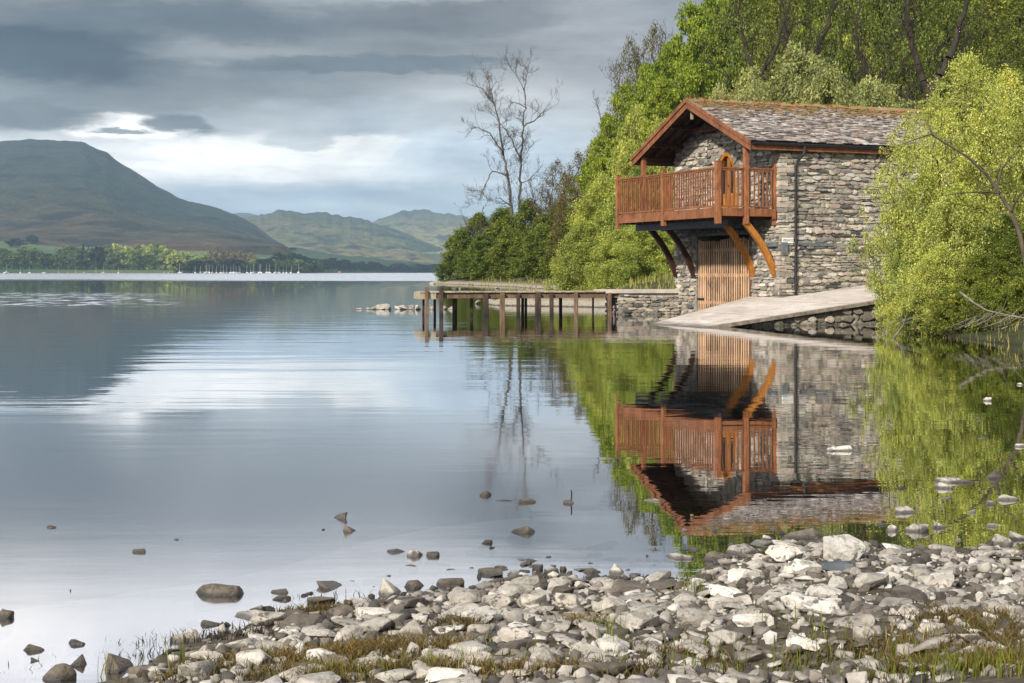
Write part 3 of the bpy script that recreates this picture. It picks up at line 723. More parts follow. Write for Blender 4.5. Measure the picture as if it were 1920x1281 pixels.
# --- arched door
door = empty('door', parent=house); 
DV = GV+.10
fr_ = MB()
def ring(mb, p0, p1, x0, x1, n=26, legs=dz0):
    a = [(duc-(dw/2-p0), legs)]+[ (duc-(dw/2-p0)*cos(pi*t/n), dsp+(dz1-dsp-p0)*sin(pi*t/n)) for t in range(n+1)]+[(duc+(dw/2-p0), legs)]
    b = [(duc-(dw/2-p1), legs)]+[ (duc-(dw/2-p1)*cos(pi*t/n), dsp+(dz1-dsp-p1)*sin(pi*t/n)) for t in range(n+1)]+[(duc+(dw/2-p1), legs)]
    m = len(a); vs = [(x0, *q) for q in a]+[(x0, *q) for q in b]+[(x1, *q) for q in a]+[(x1, *q) for q in b]
    fs = []
    for i in range(m-1): fs += [(i, i+1, m+i+1, m+i), (m+i, m+i+1, 3*m+i+1, 3*m+i), (i, 2*m+i, 2*m+i+1, i+1)]
    mb.add(vs, fs)
ring(fr_, .0, .13, GV-.03, GV+.12); fr_.build('frame', M['ochre'], door)
lf = MB()
for (c0, c1) in ((duc-dw/2+.12, duc-.06), (duc+.06, duc+dw/2-.12)):
    zt_ = dz0+.75; lf.box(DV-.02, DV+.03, c0, c1, dz0+.02, zt_); lf.box(DV-.035, DV+.0, c0, c1, zt_-.1, zt_)
lf.box(DV-.04, DV+.03, duc-.075, duc+.075, dz0, dz1-.1); lf.build('leaf', M['ochre'], door)
gl_ = MB(); n = 24
pts = [(duc-(dw/2-.1)*cos(pi*t/n), dsp+(dz1-dsp-.1)*sin(pi*t/n)) for t in range(n+1)]
pts = [(duc-(dw/2-.1), dz0)]+pts+[(duc+(dw/2-.1), dz0)]
gl_.add([(DV+.01, *q) for q in pts], [tuple(range(len(pts)))]); gl_.build('pane', M['glass'], door)
hn = MB(); hn.tube([(DV-.09, duc-.03, dz0+1.0), (DV-.09, duc-.15, dz0+1.0)], .012, 6); hn.tube([(DV-.02, duc-.03, dz0+1.0), (DV-.09, duc-.03, dz0+1.0)], .012, 6); hn.build('handle', M['black'], door)

# --- slatted water gate
gate = empty('water_gate', parent=house)
nsl = 23; gw = (gu1-gu0)/nsl
gm = MB()
for k in range(nsl):
    u = gu0+(k+.5)*gw+rs.uniform(-.008, .008); w_ = gw*.52
    tp = gz1-.02+.05*sin(k*.3)+rs.uniform(-.02, .02); tb = .12+rs.uniform(-.02, .02)
    gm.beam((GV+.03, u, tb), (GV+.03, u+rs.uniform(-.01, .01), tp), w_, .014, up=(1, 0, 0))
gm.build('slats', M['pale_wood'], gate)
for zz in (.42, 1.3, gz1-.35):
    g2 = MB(); g2.box(GV+.05, GV+.09, gu0+.01, gu1-.01, zz-.05, zz+.05); g2.build('rail', M['pale_wood'], gate)
for (uu, s_) in ((gu1-.02, -1), (gu0+.02, 1)):
    g2 = MB(); g2.box(GV-.01, GV+.008, min(uu, uu+s_*.42), max(uu, uu+s_*.42), .50, .56) if s_ < 0 else g2.box(GV-.01, GV+.008, min(uu, uu+s_*.42), max(uu, uu+s_*.42), .30, .36)
    g2.build('hinge', M['black'], gate)
g2 = MB(); g2.box(GV+.0, GV+.12, gu0-.16, gu0-.01, .3, gz1+.08); g2.build('gate_post', M['timber'], gate)

# --- balcony
bal = empty('balcony', parent=house); BL = 6.285; BD = 2.0
def zpost(o_): return tag(o_)
dk = MB()
for k in range(16):
    x = .06+k*.122; dk.box(x, x+.114, .04, BL-.04, 3.19, 3.23)
dk.build('deck', M['timber'], bal)
fb = MB(); fb.box(-.03, .03, .0, BL, 2.99, 3.27); fb.build('front_beam', M['timber'], bal)
for y in (0.0, BL):
    fb = MB(); fb.box(.04, BD+.06, y-.03, y+.03, 3.03, 3.26); fb.build('side_beam', M['timber'], bal)
fb = MB(); fb.box(BD-.16, BD-.1, -.14, .0, 2.95, 3.24); fb.build('beam_end', M['timber'], bal)
for (x, y0, y1) in ((.62, .35, BL-.2), (1.5, .3, BL-.3)):
    fb = MB(); fb.box(x-.08, x+.08, y0, y1, 2.74, 2.94); fb.build('bearer', M['black'], bal)
for k in range(14):
    y = .3+k*.44; fb = MB(); fb.box(.05, BD+.0, y-.035, y+.035, 2.945, 3.185); fb.build('joist', M['timber_dark'], bal)
HR = 4.43
def top_rail(p, q, name='handrail'):
    h_ = MB(); h_.beam((*p, HR), (*q, HR), .09, .045); h_.beam((*p, HR-.045), (*q, HR-.045), .045, .05); h_.build(name, M['timber'], bal)
    h_ = MB(); h_.beam((*p, 3.315), (*q, 3.315), .07, .045); h_.build('bottom_rail', M['timber'], bal)
um = on_gable(1244, 400, 0.0)[0]
posts = [(0, 0, 2.80, 4.60, .155), (0, um, 2.82, 4.56, .13), (0, BL, 2.82, 4.56, .13), (RV0+.11, 0, 2.80, ZE-.02, .14), (RV0+.11, BL, 2.8, ZE-.02, .14),
         (BD-.03, 0, 2.78, 4.58, .14), (BD-.03, BL, 2.82, 4.56, .13)]
for (x, y, z0, z1, w_) in posts:
    pm = MB(); pm.box(x-w_/2, x+w_/2, y-w_/2, y+w_/2, z0, z1)
    if z1 < 5: pm.box(x-w_/2-.012, x+w_/2+.012, y-w_/2-.012, y+w_/2+.012, z1-.0, z1+.03)
    pm.build('post', M['timber'], bal, bevel=.006)
segs = [((0, .08), (0, um-.07)), ((0, um+.07), (0, BL-.07)), ((.08, 0), (RV0+.04, 0)), ((RV0+.18, 0), (BD-.1, 0)), ((.08, BL), (RV0+.04, BL)), ((RV0+.18, BL), (BD-.1, BL))]
for (p_, q_) in segs:
    top_rail(p_, q_); Ls = hypot(q_[0]-p_[0], q_[1]-p_[1]); n = int(round(Ls/.142))
    for k in range(n):
        t = (k+.5)/n; x, y = p_[0]+(q_[0]-p_[0])*t, p_[1]+(q_[1]-p_[1])*t
        b_ = MB(); b_.box(x-.018, x+.018, y-.018, y+.018, 3.335, HR-.06); b_.build('baluster', M['timber'], bal)
# curved braces down to the wall
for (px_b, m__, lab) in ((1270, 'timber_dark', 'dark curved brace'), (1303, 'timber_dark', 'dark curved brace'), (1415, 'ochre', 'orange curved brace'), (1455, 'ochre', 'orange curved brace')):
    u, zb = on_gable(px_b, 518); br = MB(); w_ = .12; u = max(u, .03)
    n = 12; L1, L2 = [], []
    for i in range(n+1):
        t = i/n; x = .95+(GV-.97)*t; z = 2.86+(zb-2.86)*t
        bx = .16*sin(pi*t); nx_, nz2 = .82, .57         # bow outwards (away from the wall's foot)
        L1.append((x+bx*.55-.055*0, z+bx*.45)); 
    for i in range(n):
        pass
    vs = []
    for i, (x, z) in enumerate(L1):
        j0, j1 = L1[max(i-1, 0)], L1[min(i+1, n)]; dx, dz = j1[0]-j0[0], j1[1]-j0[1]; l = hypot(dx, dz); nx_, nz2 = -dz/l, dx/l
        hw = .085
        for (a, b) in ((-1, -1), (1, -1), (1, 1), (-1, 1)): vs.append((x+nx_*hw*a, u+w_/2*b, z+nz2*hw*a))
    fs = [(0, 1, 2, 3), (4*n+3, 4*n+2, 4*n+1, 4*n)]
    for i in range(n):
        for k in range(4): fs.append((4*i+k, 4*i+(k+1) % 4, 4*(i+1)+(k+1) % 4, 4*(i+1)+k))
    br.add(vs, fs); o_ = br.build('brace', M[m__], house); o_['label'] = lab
for o_ in list(house.children_recursive):
    pass

# --- white sign on the wall beside the pipe
su0, sz1 = on_side(1468, 446, UR-.06); su1, sz0 = on_side(1488, 456, UR-.06); sv_ = (GV+.02)
sgn = empty('sign', (0, 0, 0)); sgn.parent = None
sgn.location = (HX, HY, 0); sgn.rotation_euler = (0, 0, HA)
tag(sgn, 'small white sign with dark lettering on the stone wall beside the downpipe', 'sign')
sw = max(.30, su1-su0)
sb = MB(); sb.box(GV+.0, GV+sw, UR-.10, UR-.06, sz0, sz1); sb.build('board', M['white'], sgn)
cu = bpy.data.curves.new('lettering', 'FONT'); cu.body = 'PRIVATE'; cu.size = .1; cu.align_x = 'CENTER'; cu.align_y = 'CENTER'; cu.extrude = .001
co = bpy.data.objects.new('lettering_curve', cu); col.objects.link(co)
bpy.context.view_layer.update()
lm = bpy.data.meshes.new_from_object(co.evaluated_get(bpy.context.evaluated_depsgraph_get())); bpy.data.objects.remove(co); lm.name = 'lettering'
lo_ = link('lettering', lm, M['letter'], sgn); wd = max(v.co.x for v in lm.vertices)-min(v.co.x for v in lm.vertices)
lo_.scale = (sw*.86/wd, sw*.86/wd*1.2, 1); lo_.rotation_euler = (pi/2, 0, 0); lo_.location = (GV+sw/2, UR-.1015, (sz0+sz1)/2)

# ------------------------------------------------------------------ slipway
slip = empty('slipway', (HX, HY, 0), HA); tag(slip, 'pale concrete slipway ramp sloping into the water beside the boathouse', 'slipway')
rz = lambda v: .12*(v+3.42)
sm = MB(); out_ = [(-5.4, -4.0), (-5.4, -4.66), (12, -4.66), (12, -.3), (2.0, -.3), (2.0, 1.5), (1.2, .9), (-3.4, -2.1)]
n = len(out_); vs = [(v, u, rz(v)) for v, u in out_]+[(v, u, rz(v)-.09) for v, u in out_]
sm.add(vs, [tuple(range(n)), tuple(range(2*n-1, n-1, -1))]+[(i, n+i, n+(i+1) % n, (i+1) % n) for i in range(n)])
sm.build('ramp_slab', M['slip'], slip)
em = MB(); em.add([(-3.3, -4.78, rz(-3.3)-.012), (12, -4.78, rz(12)-.012), (12, -4.662, rz(12)-.012), (-3.3, -4.662, rz(-3.3)-.012), (-3.3, -4.78, rz(-3.3)-.10), (12, -4.78, rz(12)-.10), (12, -4.662, rz(12)-.10), (-3.3, -4.662, rz(-3.3)-.10)],
                 [(0, 1, 2, 3), (0, 4, 5, 1), (7, 6, 5, 4), (0, 3, 7, 4), (1, 5, 6, 2)]); em.build('kerb', M['edge'], slip)
bk = MB(); bk.add([(-2.2, -4.6, -.4), (12, -4.6, -.4), (12, -4.6, rz(12)-.10), (-2.2, -4.6, rz(-2.2)-.10), (-2.2, -1.5, -.4), (-2.2, -1.5, rz(-2.2)-.10)], [(0, 1, 2, 3), (0, 3, 5, 4)])
rw = bk.build('retaining_wall', M['mortar'], slip)
r2 = MB(); rubble(r2, (-2.2, -4.6), (12, -4.6), (0, -1), -.12, 1.9, lambda s, z, a, b: z+b < rz(s-2.2)-.09, .12, .24, .18, .42, .12, [(.36, .32, .26), (.30, .27, .22), (.42, .37, .31), (.24, .21, .17)], [1, 1, 1, 1])
r2.build('stones', M['stone'], rw)

# ------------------------------------------------------------------ jetty and its stone pier
JA = (-2.82, 47.35); JB = (3.5, 48.7); ja = np.array(JA); jb = np.array(JB)
jl = float(np.linalg.norm(jb-ja)); jang = atan2(jb[1]-ja[1], jb[0]-ja[0])
jet = empty('jetty', (JA[0], JA[1], 0), jang); tag(jet, 'narrow wooden jetty on thin dark piles reaching out over the lake', 'jetty')
JW = 1.15
jd = MB(); x = -.12; rj = random.Random(4)
while x < jl:
    w_ = .145; jd.box(x, x+w_-.01, -.06, JW+.04, .735+rj.uniform(-.004, .004), .775+rj.uniform(-.004, .004)); x += w_
jd.build('deck', M['jetty_wood'], jet)
for (y, nm) in ((0.02, 'beam'), (JW-.08, 'beam')):
    b_ = MB(); b_.box(-.1, jl, y, y+.07, .55, .73); b_.build('beam', M['jetty_beam'], jet)
b_ = MB(); b_.box(-.15, -.10, -.02, JW, .53, .732); b_.box(-.10, .40, -.03, .018, .53, .732); b_.build('end_board', M['jetty_wood'], jet)
def jx(px, yoff):   # local x of a pile seen at px
    k = (px-960)/F; c_, s_ = cos(jang), sin(jang)
    x0, y0 = JA[0]-s_*yoff, JA[1]+c_*yoff
    return (k*y0-x0)/(c_-k*s_)
for (px, yo, top, w_, m__) in [(800, -.08, .93, .11, 'jetty_beam'), (827, -.09, .93, .12, 'pile'), (911, -.02, .70, .16, 'pile'), (942, -.04, .72, .15, 'jetty_beam'), (972, -.02, .7, .11, 'pile'), (1009, -.03, .72, .17, 'pile'),
                           (1034, -.03, .70, .12, 'pile'), (1080, -.06, .72, .12, 'jetty_beam'), (1143, -.08, .72, .12, 'jetty_beam'),
                           (794, JW-.1, .55, .07, 'pile'), (815, JW-.1, .55, .08, 'pile'), (851, .55, .55, .09, 'pile'), (855, JW-.05, .55, .07, 'pile'), (884, .5, .55, .10, 'pile'),
                           (980, JW-.1, .55, .09, 'pile'), (986, JW-.3, .55, .08, 'pile'), (1051, JW-.2, .55, .10, 'pile'), (1112, JW-.2, .55, .06, 'white')]:
    pm = MB(); x = jx(px, yo); tl = rj.uniform(-.02, .02)
    pm.beam((x+tl, yo, -1.6), (x, yo, top), w_, w_, up=(0, 1, 0)); pm.build('pile', M[m__ if m__ != 'white' else 'bark_pale'], jet, bevel=.015)
pier = empty('stone_pier', (JB[0], JB[1], 0), jang); tag(pier, 'rough stone pier with a concrete top joining jetty and boathouse', 'pier')
PLn = 2.35
pc = MB(); pc.box(-.45, PLn, -.1, 1.5, .70, .815); pc.build('top_slab', M['concrete'], pier)
pk = MB(); pk.box(.0, PLn, -.02, 1.45, -.5, .698); pw = pk.build('core', M['mortar'], pier)
ps_ = MB(); rubble(ps_, (.0, -.02), (PLn, -.02), (0, -1), -.1, .7, lambda s, z, a, b: z+b < .70, .06, .15, .14, .5, .09)
rubble(ps_, (.0, 1.45), (.0, -.02), (-1, 0), -.1, .7, lambda s, z, a, b: z+b < .70, .06, .15, .14, .4, .07)
ps_.build('stones', M['stone'], pw)

# ------------------------------------------------------------------ far shore: fells, pasture, trees, boats
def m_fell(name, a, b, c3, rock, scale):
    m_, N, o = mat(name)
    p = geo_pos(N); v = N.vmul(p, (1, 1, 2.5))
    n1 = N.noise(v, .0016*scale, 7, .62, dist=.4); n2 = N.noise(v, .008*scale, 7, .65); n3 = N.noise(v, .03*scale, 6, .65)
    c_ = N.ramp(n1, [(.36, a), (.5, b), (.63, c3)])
    c_ = N.mix(1.0, c_, N.ramp(n3, [(.3, (.45, .48, .48)), (.5, (.95, .95, .95)), (.7, (1.75, 1.7, 1.55))]), 'MULTIPLY')  # patches of sunlight and shade put into the slope colour
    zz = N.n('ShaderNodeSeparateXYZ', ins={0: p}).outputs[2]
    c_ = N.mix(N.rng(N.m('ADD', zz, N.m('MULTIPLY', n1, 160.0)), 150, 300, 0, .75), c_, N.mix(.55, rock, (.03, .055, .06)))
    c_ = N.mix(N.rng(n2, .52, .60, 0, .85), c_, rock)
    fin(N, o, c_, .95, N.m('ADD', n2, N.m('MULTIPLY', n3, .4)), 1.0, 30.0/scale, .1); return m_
M['fell'] = m_fell('fell_heather_shaded', srgb(36, 52, 38), srgb(68, 64, 44), srgb(84, 62, 46), srgb(18, 25, 25), 1.0)  # heather tones darkened, cloud shade put into the colour
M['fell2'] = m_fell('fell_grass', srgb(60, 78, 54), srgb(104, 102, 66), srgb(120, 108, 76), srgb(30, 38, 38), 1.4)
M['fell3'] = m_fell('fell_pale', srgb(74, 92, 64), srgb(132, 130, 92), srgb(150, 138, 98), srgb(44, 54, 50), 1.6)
def fell(name, ridge, base_row, Y0, Y1, px0, px1, matr, n=260, ny=70, rug=1.0, conc=1.25, seed=1, back=900):
    rp = np.array(ridge, float)
    pxs = np.linspace(px0, px1, n); ts = np.concatenate([[0], np.linspace(0, 1, ny), np.linspace(1.03, 1.3, 6)])
    P_, T_ = np.meshgrid(pxs, ts)
    rr_ = np.interp(P_, rp[:, 0], rp[:, 1]); rr_ = rr_-7.0*rug*(fbm(P_*.045, P_*0, 5, seed+3))*np.clip(T_, 0, 1)
    base_row = np.maximum(base_row, rr_+4)
    Yv = Y0+(Y1-Y0)*T_; tt = np.clip(T_, 0, 1)
    row = base_row+(rr_-base_row)*tt**conc
    Z = CZ-(row-HZ)*Yv/F
    X = (P_-960)/F*Yv
    amp = rug*(Y1/F)*np.sin(pi*tt)*1.0
    Z = Z+amp*34*fbm(X*.0030*3000/Y1+T_*1.2, T_*3.5, 5, seed)+amp*12*fbm(X*.02*3000/Y1, T_*14, 4, seed+5)
    Z = np.where(T_ > 1, Z-(T_-1)*2600, Z)
    Z[0] = -8.0; Yv = Yv.copy(); Yv[0] += 1.0
    V = np.stack([X.ravel(), Yv.ravel(), Z.ravel()], 1); nx = n; nyy = len(ts)
    i = (np.arange(nyy-1)[:, None]*nx+np.arange(nx-1)[None, :]).ravel()
    return tag(link(name, np_mesh(name, V, np.stack([i, i+1, i+1+nx, i+nx], 1), True), matr), kind='structure')
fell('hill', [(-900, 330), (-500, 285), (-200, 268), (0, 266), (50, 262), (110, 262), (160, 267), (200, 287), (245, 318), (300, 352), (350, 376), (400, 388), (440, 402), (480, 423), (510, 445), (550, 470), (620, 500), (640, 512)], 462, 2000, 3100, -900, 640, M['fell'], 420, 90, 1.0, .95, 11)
fell('hills', [(200, 440), (400, 420), (440, 412), (480, 408), (520, 395), (560, 399), (600, 400), (640, 405), (680, 414), (720, 424), (760, 436), (800, 456), (850, 478), (1000, 500)], 500, 2500, 4200, 200, 1000, M['fell2'], 420, 110, 1.9, .9, 23)
fell('hills', [(600, 430), (690, 417), (720, 405), (750, 397), (785, 391), (830, 399), (860, 406), (900, 408), (980, 400), (1100, 420), (1400, 440)], 498, 3300, 5200, 600, 1400, M['fell3'], 420, 90, 1.9, .8, 37)
fell('hills', [(380, 415), (420, 402), (450, 398), (480, 403), (520, 412), (700, 425), (1000, 430)], 500, 5300, 6600, 380, 1000, M['fell3'], 120, 20, .5, .8, 51)
# low ground of the far shore with pasture
m_, N, o = mat('pasture')
p = geo_pos(N); n1 = N.noise(N.vmul(p, (1, .5, 1)), .004, 5, .5); n2 = N.noise(p, .05, 5, .6)
c_ = N.ramp(n1, [(.35, srgb(38, 64, 36)), (.5, srgb(58, 84, 42)), (.62, srgb(92, 104, 56))]); c_ = N.mix(1.0, c_, N.ramp(n2, [(.3, (.75, .75, .75)), (.7, (1.2, 1.2, 1.2))]), 'MULTIPLY')
fin(N, o, c_, .95); M['pasture'] = m_
def low_land(name, pxs, rows_top, Y0, Y1, ysh, matr):
    P_, T_ = np.meshgrid(np.linspace(pxs[0], pxs[-1], 160), np.linspace(0, 1, 40))
    top = np.interp(P_, pxs, rows_top); sh = np.interp(P_, pxs, ysh)
    Yv = sh+(Y1-sh)*T_; row0 = HZ+(CZ-.3)*F/sh
    row = row0+(top-row0)*np.clip(T_*1.1-.03, 0, 1)**.9
    Z = np.where(T_ == 0, -2.0, CZ-(row-HZ)*Yv/F+.0); Z = Z+np.where(T_ > .1, 4*fbm(P_*.04, T_*6, 3, 2)*T_*2, 0)
    X = (P_-960)/F*Yv; V = np.stack([X.ravel(), Yv.ravel(), Z.ravel()], 1); nx = 160
    i = (np.arange(39)[:, None]*nx+np.arange(nx-1)[None, :]).ravel()
    return tag(link(name, np_mesh(name, V, np.stack([i, i+1, i+1+nx, i+nx], 1), True), matr), kind='structure')
lowX = [-900, -300, 0, 200, 400, 560, 640, 800, 1000, 1300]
low_top = [430, 434, 438, 448, 458, 466, 478, 494, 500, 502]; low_sh = [1500, 1500, 1500, 1500, 1500, 1550, 1900, 2300, 2500, 2500]
low_land('far_shore_land', lowX, low_top, 1500, 2250, low_sh, M['pasture'])
def far_pt(px, t):   # a point on the low land: t 0 shore .. 1 back
    sh = np.interp(px, lowX, low_sh); Y = sh+(2250-sh)*t; top = np.interp(px, lowX, low_top); row0 = HZ+(CZ-.3)*F/sh
    row = row0+(top-row0)*max(0, min(1, t*1.1-.03))**.9
    return ((px-960)/F*Y, Y, CZ-(row-HZ)*Y/F)

# ------------------------------------------------------------------ tree kit
def frusta(P0, P1, R0, R1, sides=5):
    P0, P1 = np.asarray(P0, float), np.asarray(P1, float); d = P1-P0; d /= (np.linalg.norm(d, axis=1, keepdims=True)+1e-9)
    ref = np.where(np.abs(d[:, 2:3]) < .9, np.array([[0, 0, 1.]]), np.array([[1., 0, 0]]))
    a = np.cross(d, ref); a /= np.linalg.norm(a, axis=1, keepdims=True); b = np.cross(d, a)
    th = np.arange(sides)*2*pi/sides; cs, sn = np.cos(th)[None, :, None], np.sin(th)[None, :, None]
    rad = a[:, None, :]*cs+b[:, None, :]*sn
    V = np.stack([P0[:, None]+rad*np.asarray(R0)[:, None, None], P1[:, None]+rad*np.asarray(R1)[:, None, None]], 1)   # E,2,s,3
    E = len(P0); base = (np.arange(E)*2*sides)[:, None]; k = np.arange(sides)[None]; k2 = (k+1) % sides
    Fc = np.stack([base+k, base+k2, base+sides+k2, base+sides+k], 2).reshape(-1, 4)
    return V.reshape(-1, 3), Fc
def skeleton(trunk, tips, rng, step=.8, wob=.12, tip_r=.012, expo=2.3, up_pen=1.5, zbias=.35, trunk_r=None):
    nodes = [np.array(p, float) for p in trunk]; par = list(range(-1, len(trunk)-1))
    for i in range(1, len(trunk)): pass
    tr = np.array(trunk, float)
    order = np.argsort([np.min(np.linalg.norm(tr-t, axis=1)) for t in tips])
    arr = np.array(nodes)
    for ti in order:
        t = np.array(tips[ti], float); d = t-arr; dist = np.linalg.norm(d, axis=1)
        cost = dist+up_pen*np.maximum(0, arr[:, 2]-t[2]+zbias*np.hypot(d[:, 0], d[:, 1]))
        cost[0] += 1.0
        j = int(np.argmin(cost)); p0 = arr[j]; L = dist[j]
        n = max(1, int(round(L/step))); prev = j; new = []
        side = rng.normal(size=3)*wob*L*.5; side[2] = abs(side[2])*-.4
        for k in range(1, n+1):
            s_ = k/n; q = p0+(t-p0)*s_+side*sin(pi*s_)+rng.normal(size=3)*wob*step*.35*(k < n)
            q[2] += -.06*L*sin(pi*s_)
            new.append(q); par.append(prev); prev = len(arr)+len(new)-1
        arr = np.vstack([arr, np.array(new)])
    par = np.array(par); n = len(arr); child = np.zeros(n); cnt = np.zeros(n, int)
    for i in range(n-1, 0, -1):
        if cnt[i] == 0: child[i] = tip_r**expo
        if par[i] >= 0: child[par[i]] += child[i]; cnt[par[i]] += 1
    r = child**(1/expo); r[0] = max(r[0], r[1] if n > 1 else tip_r)
    if trunk_r:
        k_ = trunk_r/max(r[0], 1e-6); w = np.clip(r/r[0], 0, 1)**.6; r = r*(1+(k_-1)*w)
    return arr, par, r
def wood_mesh(name, arr, par, r, sides=5, rmin=0.0):
    i = np.where(par >= 0)[0]; i = i[r[i] >= rmin]; p = par[i]
    r0 = np.minimum(r[p], r[i]*1.35); V, Fc = frusta(arr[p], arr[i], r0, r[i], sides)
    return np_mesh(name, V, Fc, True)
def leaf_mesh(name, C, size, rng, up=.5, flat=0.0, aspect=.55, out=None):
    n = len(C); nrm = rng.normal(size=(n, 3)); nrm[:, 2] = np.abs(nrm[:, 2])+up
    if out is not None: nrm += out*1.0
    nrm /= np.linalg.norm(nrm, axis=1, keepdims=True)
    a = rng.normal(size=(n, 3)); a -= (a*nrm).sum(1, keepdims=True)*nrm; a /= np.linalg.norm(a, axis=1, keepdims=True); b = np.cross(nrm, a)
    s_ = size*rng.uniform(.6, 1.35, size=(n, 1)); 
    V = np.stack([C-a*s_, C+b*s_*aspect+nrm*s_*.15, C+a*s_, C-b*s_*aspect+nrm*s_*.15], 1).reshape(-1, 3)
    Fc = np.arange(4*n).reshape(-1, 4); return np_mesh(name, V, Fc)
def crown_tips(rng, n, cx, cy, z0, z1, rad, prof, hollow=.45, lobes=5):
    """tips in a crown of revolution with an uneven outline"""
    ph = rng.uniform(0, 6.28, 6); tips = []
    while len(tips) < n:
        t = rng.uniform(0, 1); th = rng.uniform(0, 2*pi)
        R = rad*prof(t)*(1+.22*sin(3*th+ph[0]+4*t)+.16*sin(5*th+ph[1]-7*t)+.12*sin(2*th+ph[2]))
        q = (hollow+(1-hollow)*rng.uniform()**.6)
        if rng.uniform() > prof(t)**.7+.1: continue
        tips.append((cx+R*q*cos(th), cy+R*q*sin(th), z0+(z1-z0)*t))
    return np.array(tips)
dome = lambda t: max(.02, sin(pi*min(1, .18+.82*t)))**.75 if t < .99 else .15
tall = lambda t: max(.02, sin(pi*min(1, .22+.78*t)))**.6
shrubp = lambda t: max(.05, cos(pi/2*t))**.55
def spray(rng, tips, n_leaf, cr, flat=.45, droop=0.0, size_var=True):
    k = rng.integers(0, len(tips), n_leaf); sc = rng.uniform(.6, 1.3, len(tips))[k][:, None]
    g = rng.normal(size=(n_leaf, 3)); g /= np.linalg.norm(g, axis=1, keepdims=True); g *= rng.uniform(0, 1, (n_leaf, 1))**.45
    g[:, 2] *= flat; C = tips[k]+g*cr*sc
    C[:, 2] -= droop*rng.uniform(0, 1, n_leaf)**2
    return C
LIB = {}
def make_tree(key, seed, h, rad, z0, prof, ntip, nleaf, lsize, cr, bark, leaf, trunk_h=.55, lean=0.0, stems=1, tip_r=.015, trunk_r=.2, flat=.45, droop=0.0, hollow=.4, up=.5, step=.9, keep=None, aspect=.55):
    rng = np.random.default_rng(seed)
    tips = crown_tips(rng, ntip, 0, 0, z0*h, h, rad, prof, hollow)
    if keep is not None: tips = tips[[keep(t) for t in tips]]
    n = 9; th = trunk_h*h
    trunk = [(lean*h*(k/n)**1.5+rng.normal()*.03*h*.2*(k > 0), rng.normal()*.03*h*.2*(k > 0), th*k/n) for k in range(n+1)]
    trunk[0] = (0, 0, -.4)
    if stems > 1:
        trunk = [(0, 0, -.4), (0, 0, 0.1)]
    arr, par, r = skeleton(trunk, tips, rng, step, tip_r=tip_r, trunk_r=trunk_r, up_pen=.8 if stems > 1 else 1.5)
    wood = wood_mesh('trunk', arr, par, r, 5)
    C = spray(rng, tips, nleaf, cr, flat, droop)
    # a share of the leaves along the outer twigs
    tw = np.where((r < tip_r*2.5) & (par >= 0))[0]
    if len(tw):
        k = rng.choice(tw, nleaf//4); q = rng.uniform(0, 1, (len(k), 1)); C2 = arr[k]*q+arr[par[k]]*(1-q)+rng.normal(size=(len(k), 3))*cr*.3
        C = np.vstack([C, C2])
    lv = leaf_mesh('crown', C, lsize, rng, up, aspect=aspect)
    wood.materials.append(M[bark]); lv.materials.append(M[leaf])
    LIB[key] = (wood, lv, h, rad); return LIB[key]
rngp = random.Random(21)
def put_tree(key, name, x, y, z, H=None, wid=None, label=None, cat='tree', group=None, rz=None, crown_name='crown'):
    wood, lv, h0, r0 = LIB[key]
    e = empty(name, (x, y, z), rngp.uniform(0, 6.28) if rz is None else rz)
    sz = (H/h0) if H else 1; sx = (wid/2/r0) if wid else sz; e.scale = (sx, sx, sz)
    link('trunk', wood, None, e); 
    if lv is not None: link(crown_name, lv, None, e)
    tag(e, label, cat, group); return e

# near/mid trees
make_tree('beechA', 1, 14, 5.0, .12, dome, 190, 30000, .14, .95, 'bark', 'leaf_bright', flat=.38, trunk_r=.3)
make_tree('beechB', 2, 15, 4.6, .10, tall, 190, 30000, .14, .95, 'bark', 'leaf_bright', flat=.38, trunk_r=.3)
make_tree('soft', 3, 12, 4.6, .08, dome, 260, 26000, .14, 1.0, 'bark', 'leaf_soft', flat=.6, trunk_r=.22)
make_tree('alderA', 4, 9, 4.2, .02, shrubp, 240, 26000, .15, .9, 'bark_dark', 'leaf_alder', stems=3, flat=.6, trunk_r=.2)
make_tree('alderB', 5, 10, 4.0, .02, dome, 240, 26000, .15, .9, 'bark_dark', 'leaf_alder', stems=3, flat=.6, trunk_r=.2)
make_tree('willowA', 6, 7.5, 3.6, .03, dome, 320, 42000, .075, .62, 'bark_dark', 'leaf_soft', stems=4, flat=.8, trunk_r=.16, tip_r=.010, step=.6)
make_tree('willowB', 16, 6.5, 3.4, .03, shrubp, 300, 40000, .075, .6, 'bark_dark', 'leaf_soft', stems=4, flat=.8, trunk_r=.16, tip_r=.010, step=.6)
make_tree('olive', 7, 7, 4.4, .05, dome, 300, 36000, .085, .6, 'bark_pale', 'leaf_olive', stems=4, flat=.7, trunk_r=.15, tip_r=.012, step=.6)
make_tree('oakA', 8, 16, 6.0, .30, dome, 300, 8500, .15, 1.1, 'bark_dark', 'leaf_dark', flat=.4, trunk_r=.42, tip_r=.022, trunk_h=.45)
make_tree('oakB', 9, 17, 5.5, .30, tall, 300, 7000, .15, 1.1, 'bark_dark', 'leaf_dark', flat=.4, trunk_r=.40, tip_r=.022, lean=.12, trunk_h=.45)
make_tree('budding', 10, 11, 3.8, .15, dome, 420, 8000, .09, .7, 'bark_dark', 'leaf_brown', flat=.6, trunk_r=.2, tip_r=.014, step=.6)
make_tree('nearwillow', 11, 6.2, 2.9, .05, dome, 1100, 46000, .035, .24, 'bark', 'leaf_willow', stems=4, flat=.8, trunk_r=.12, tip_r=.006, step=.4, droop=.1)
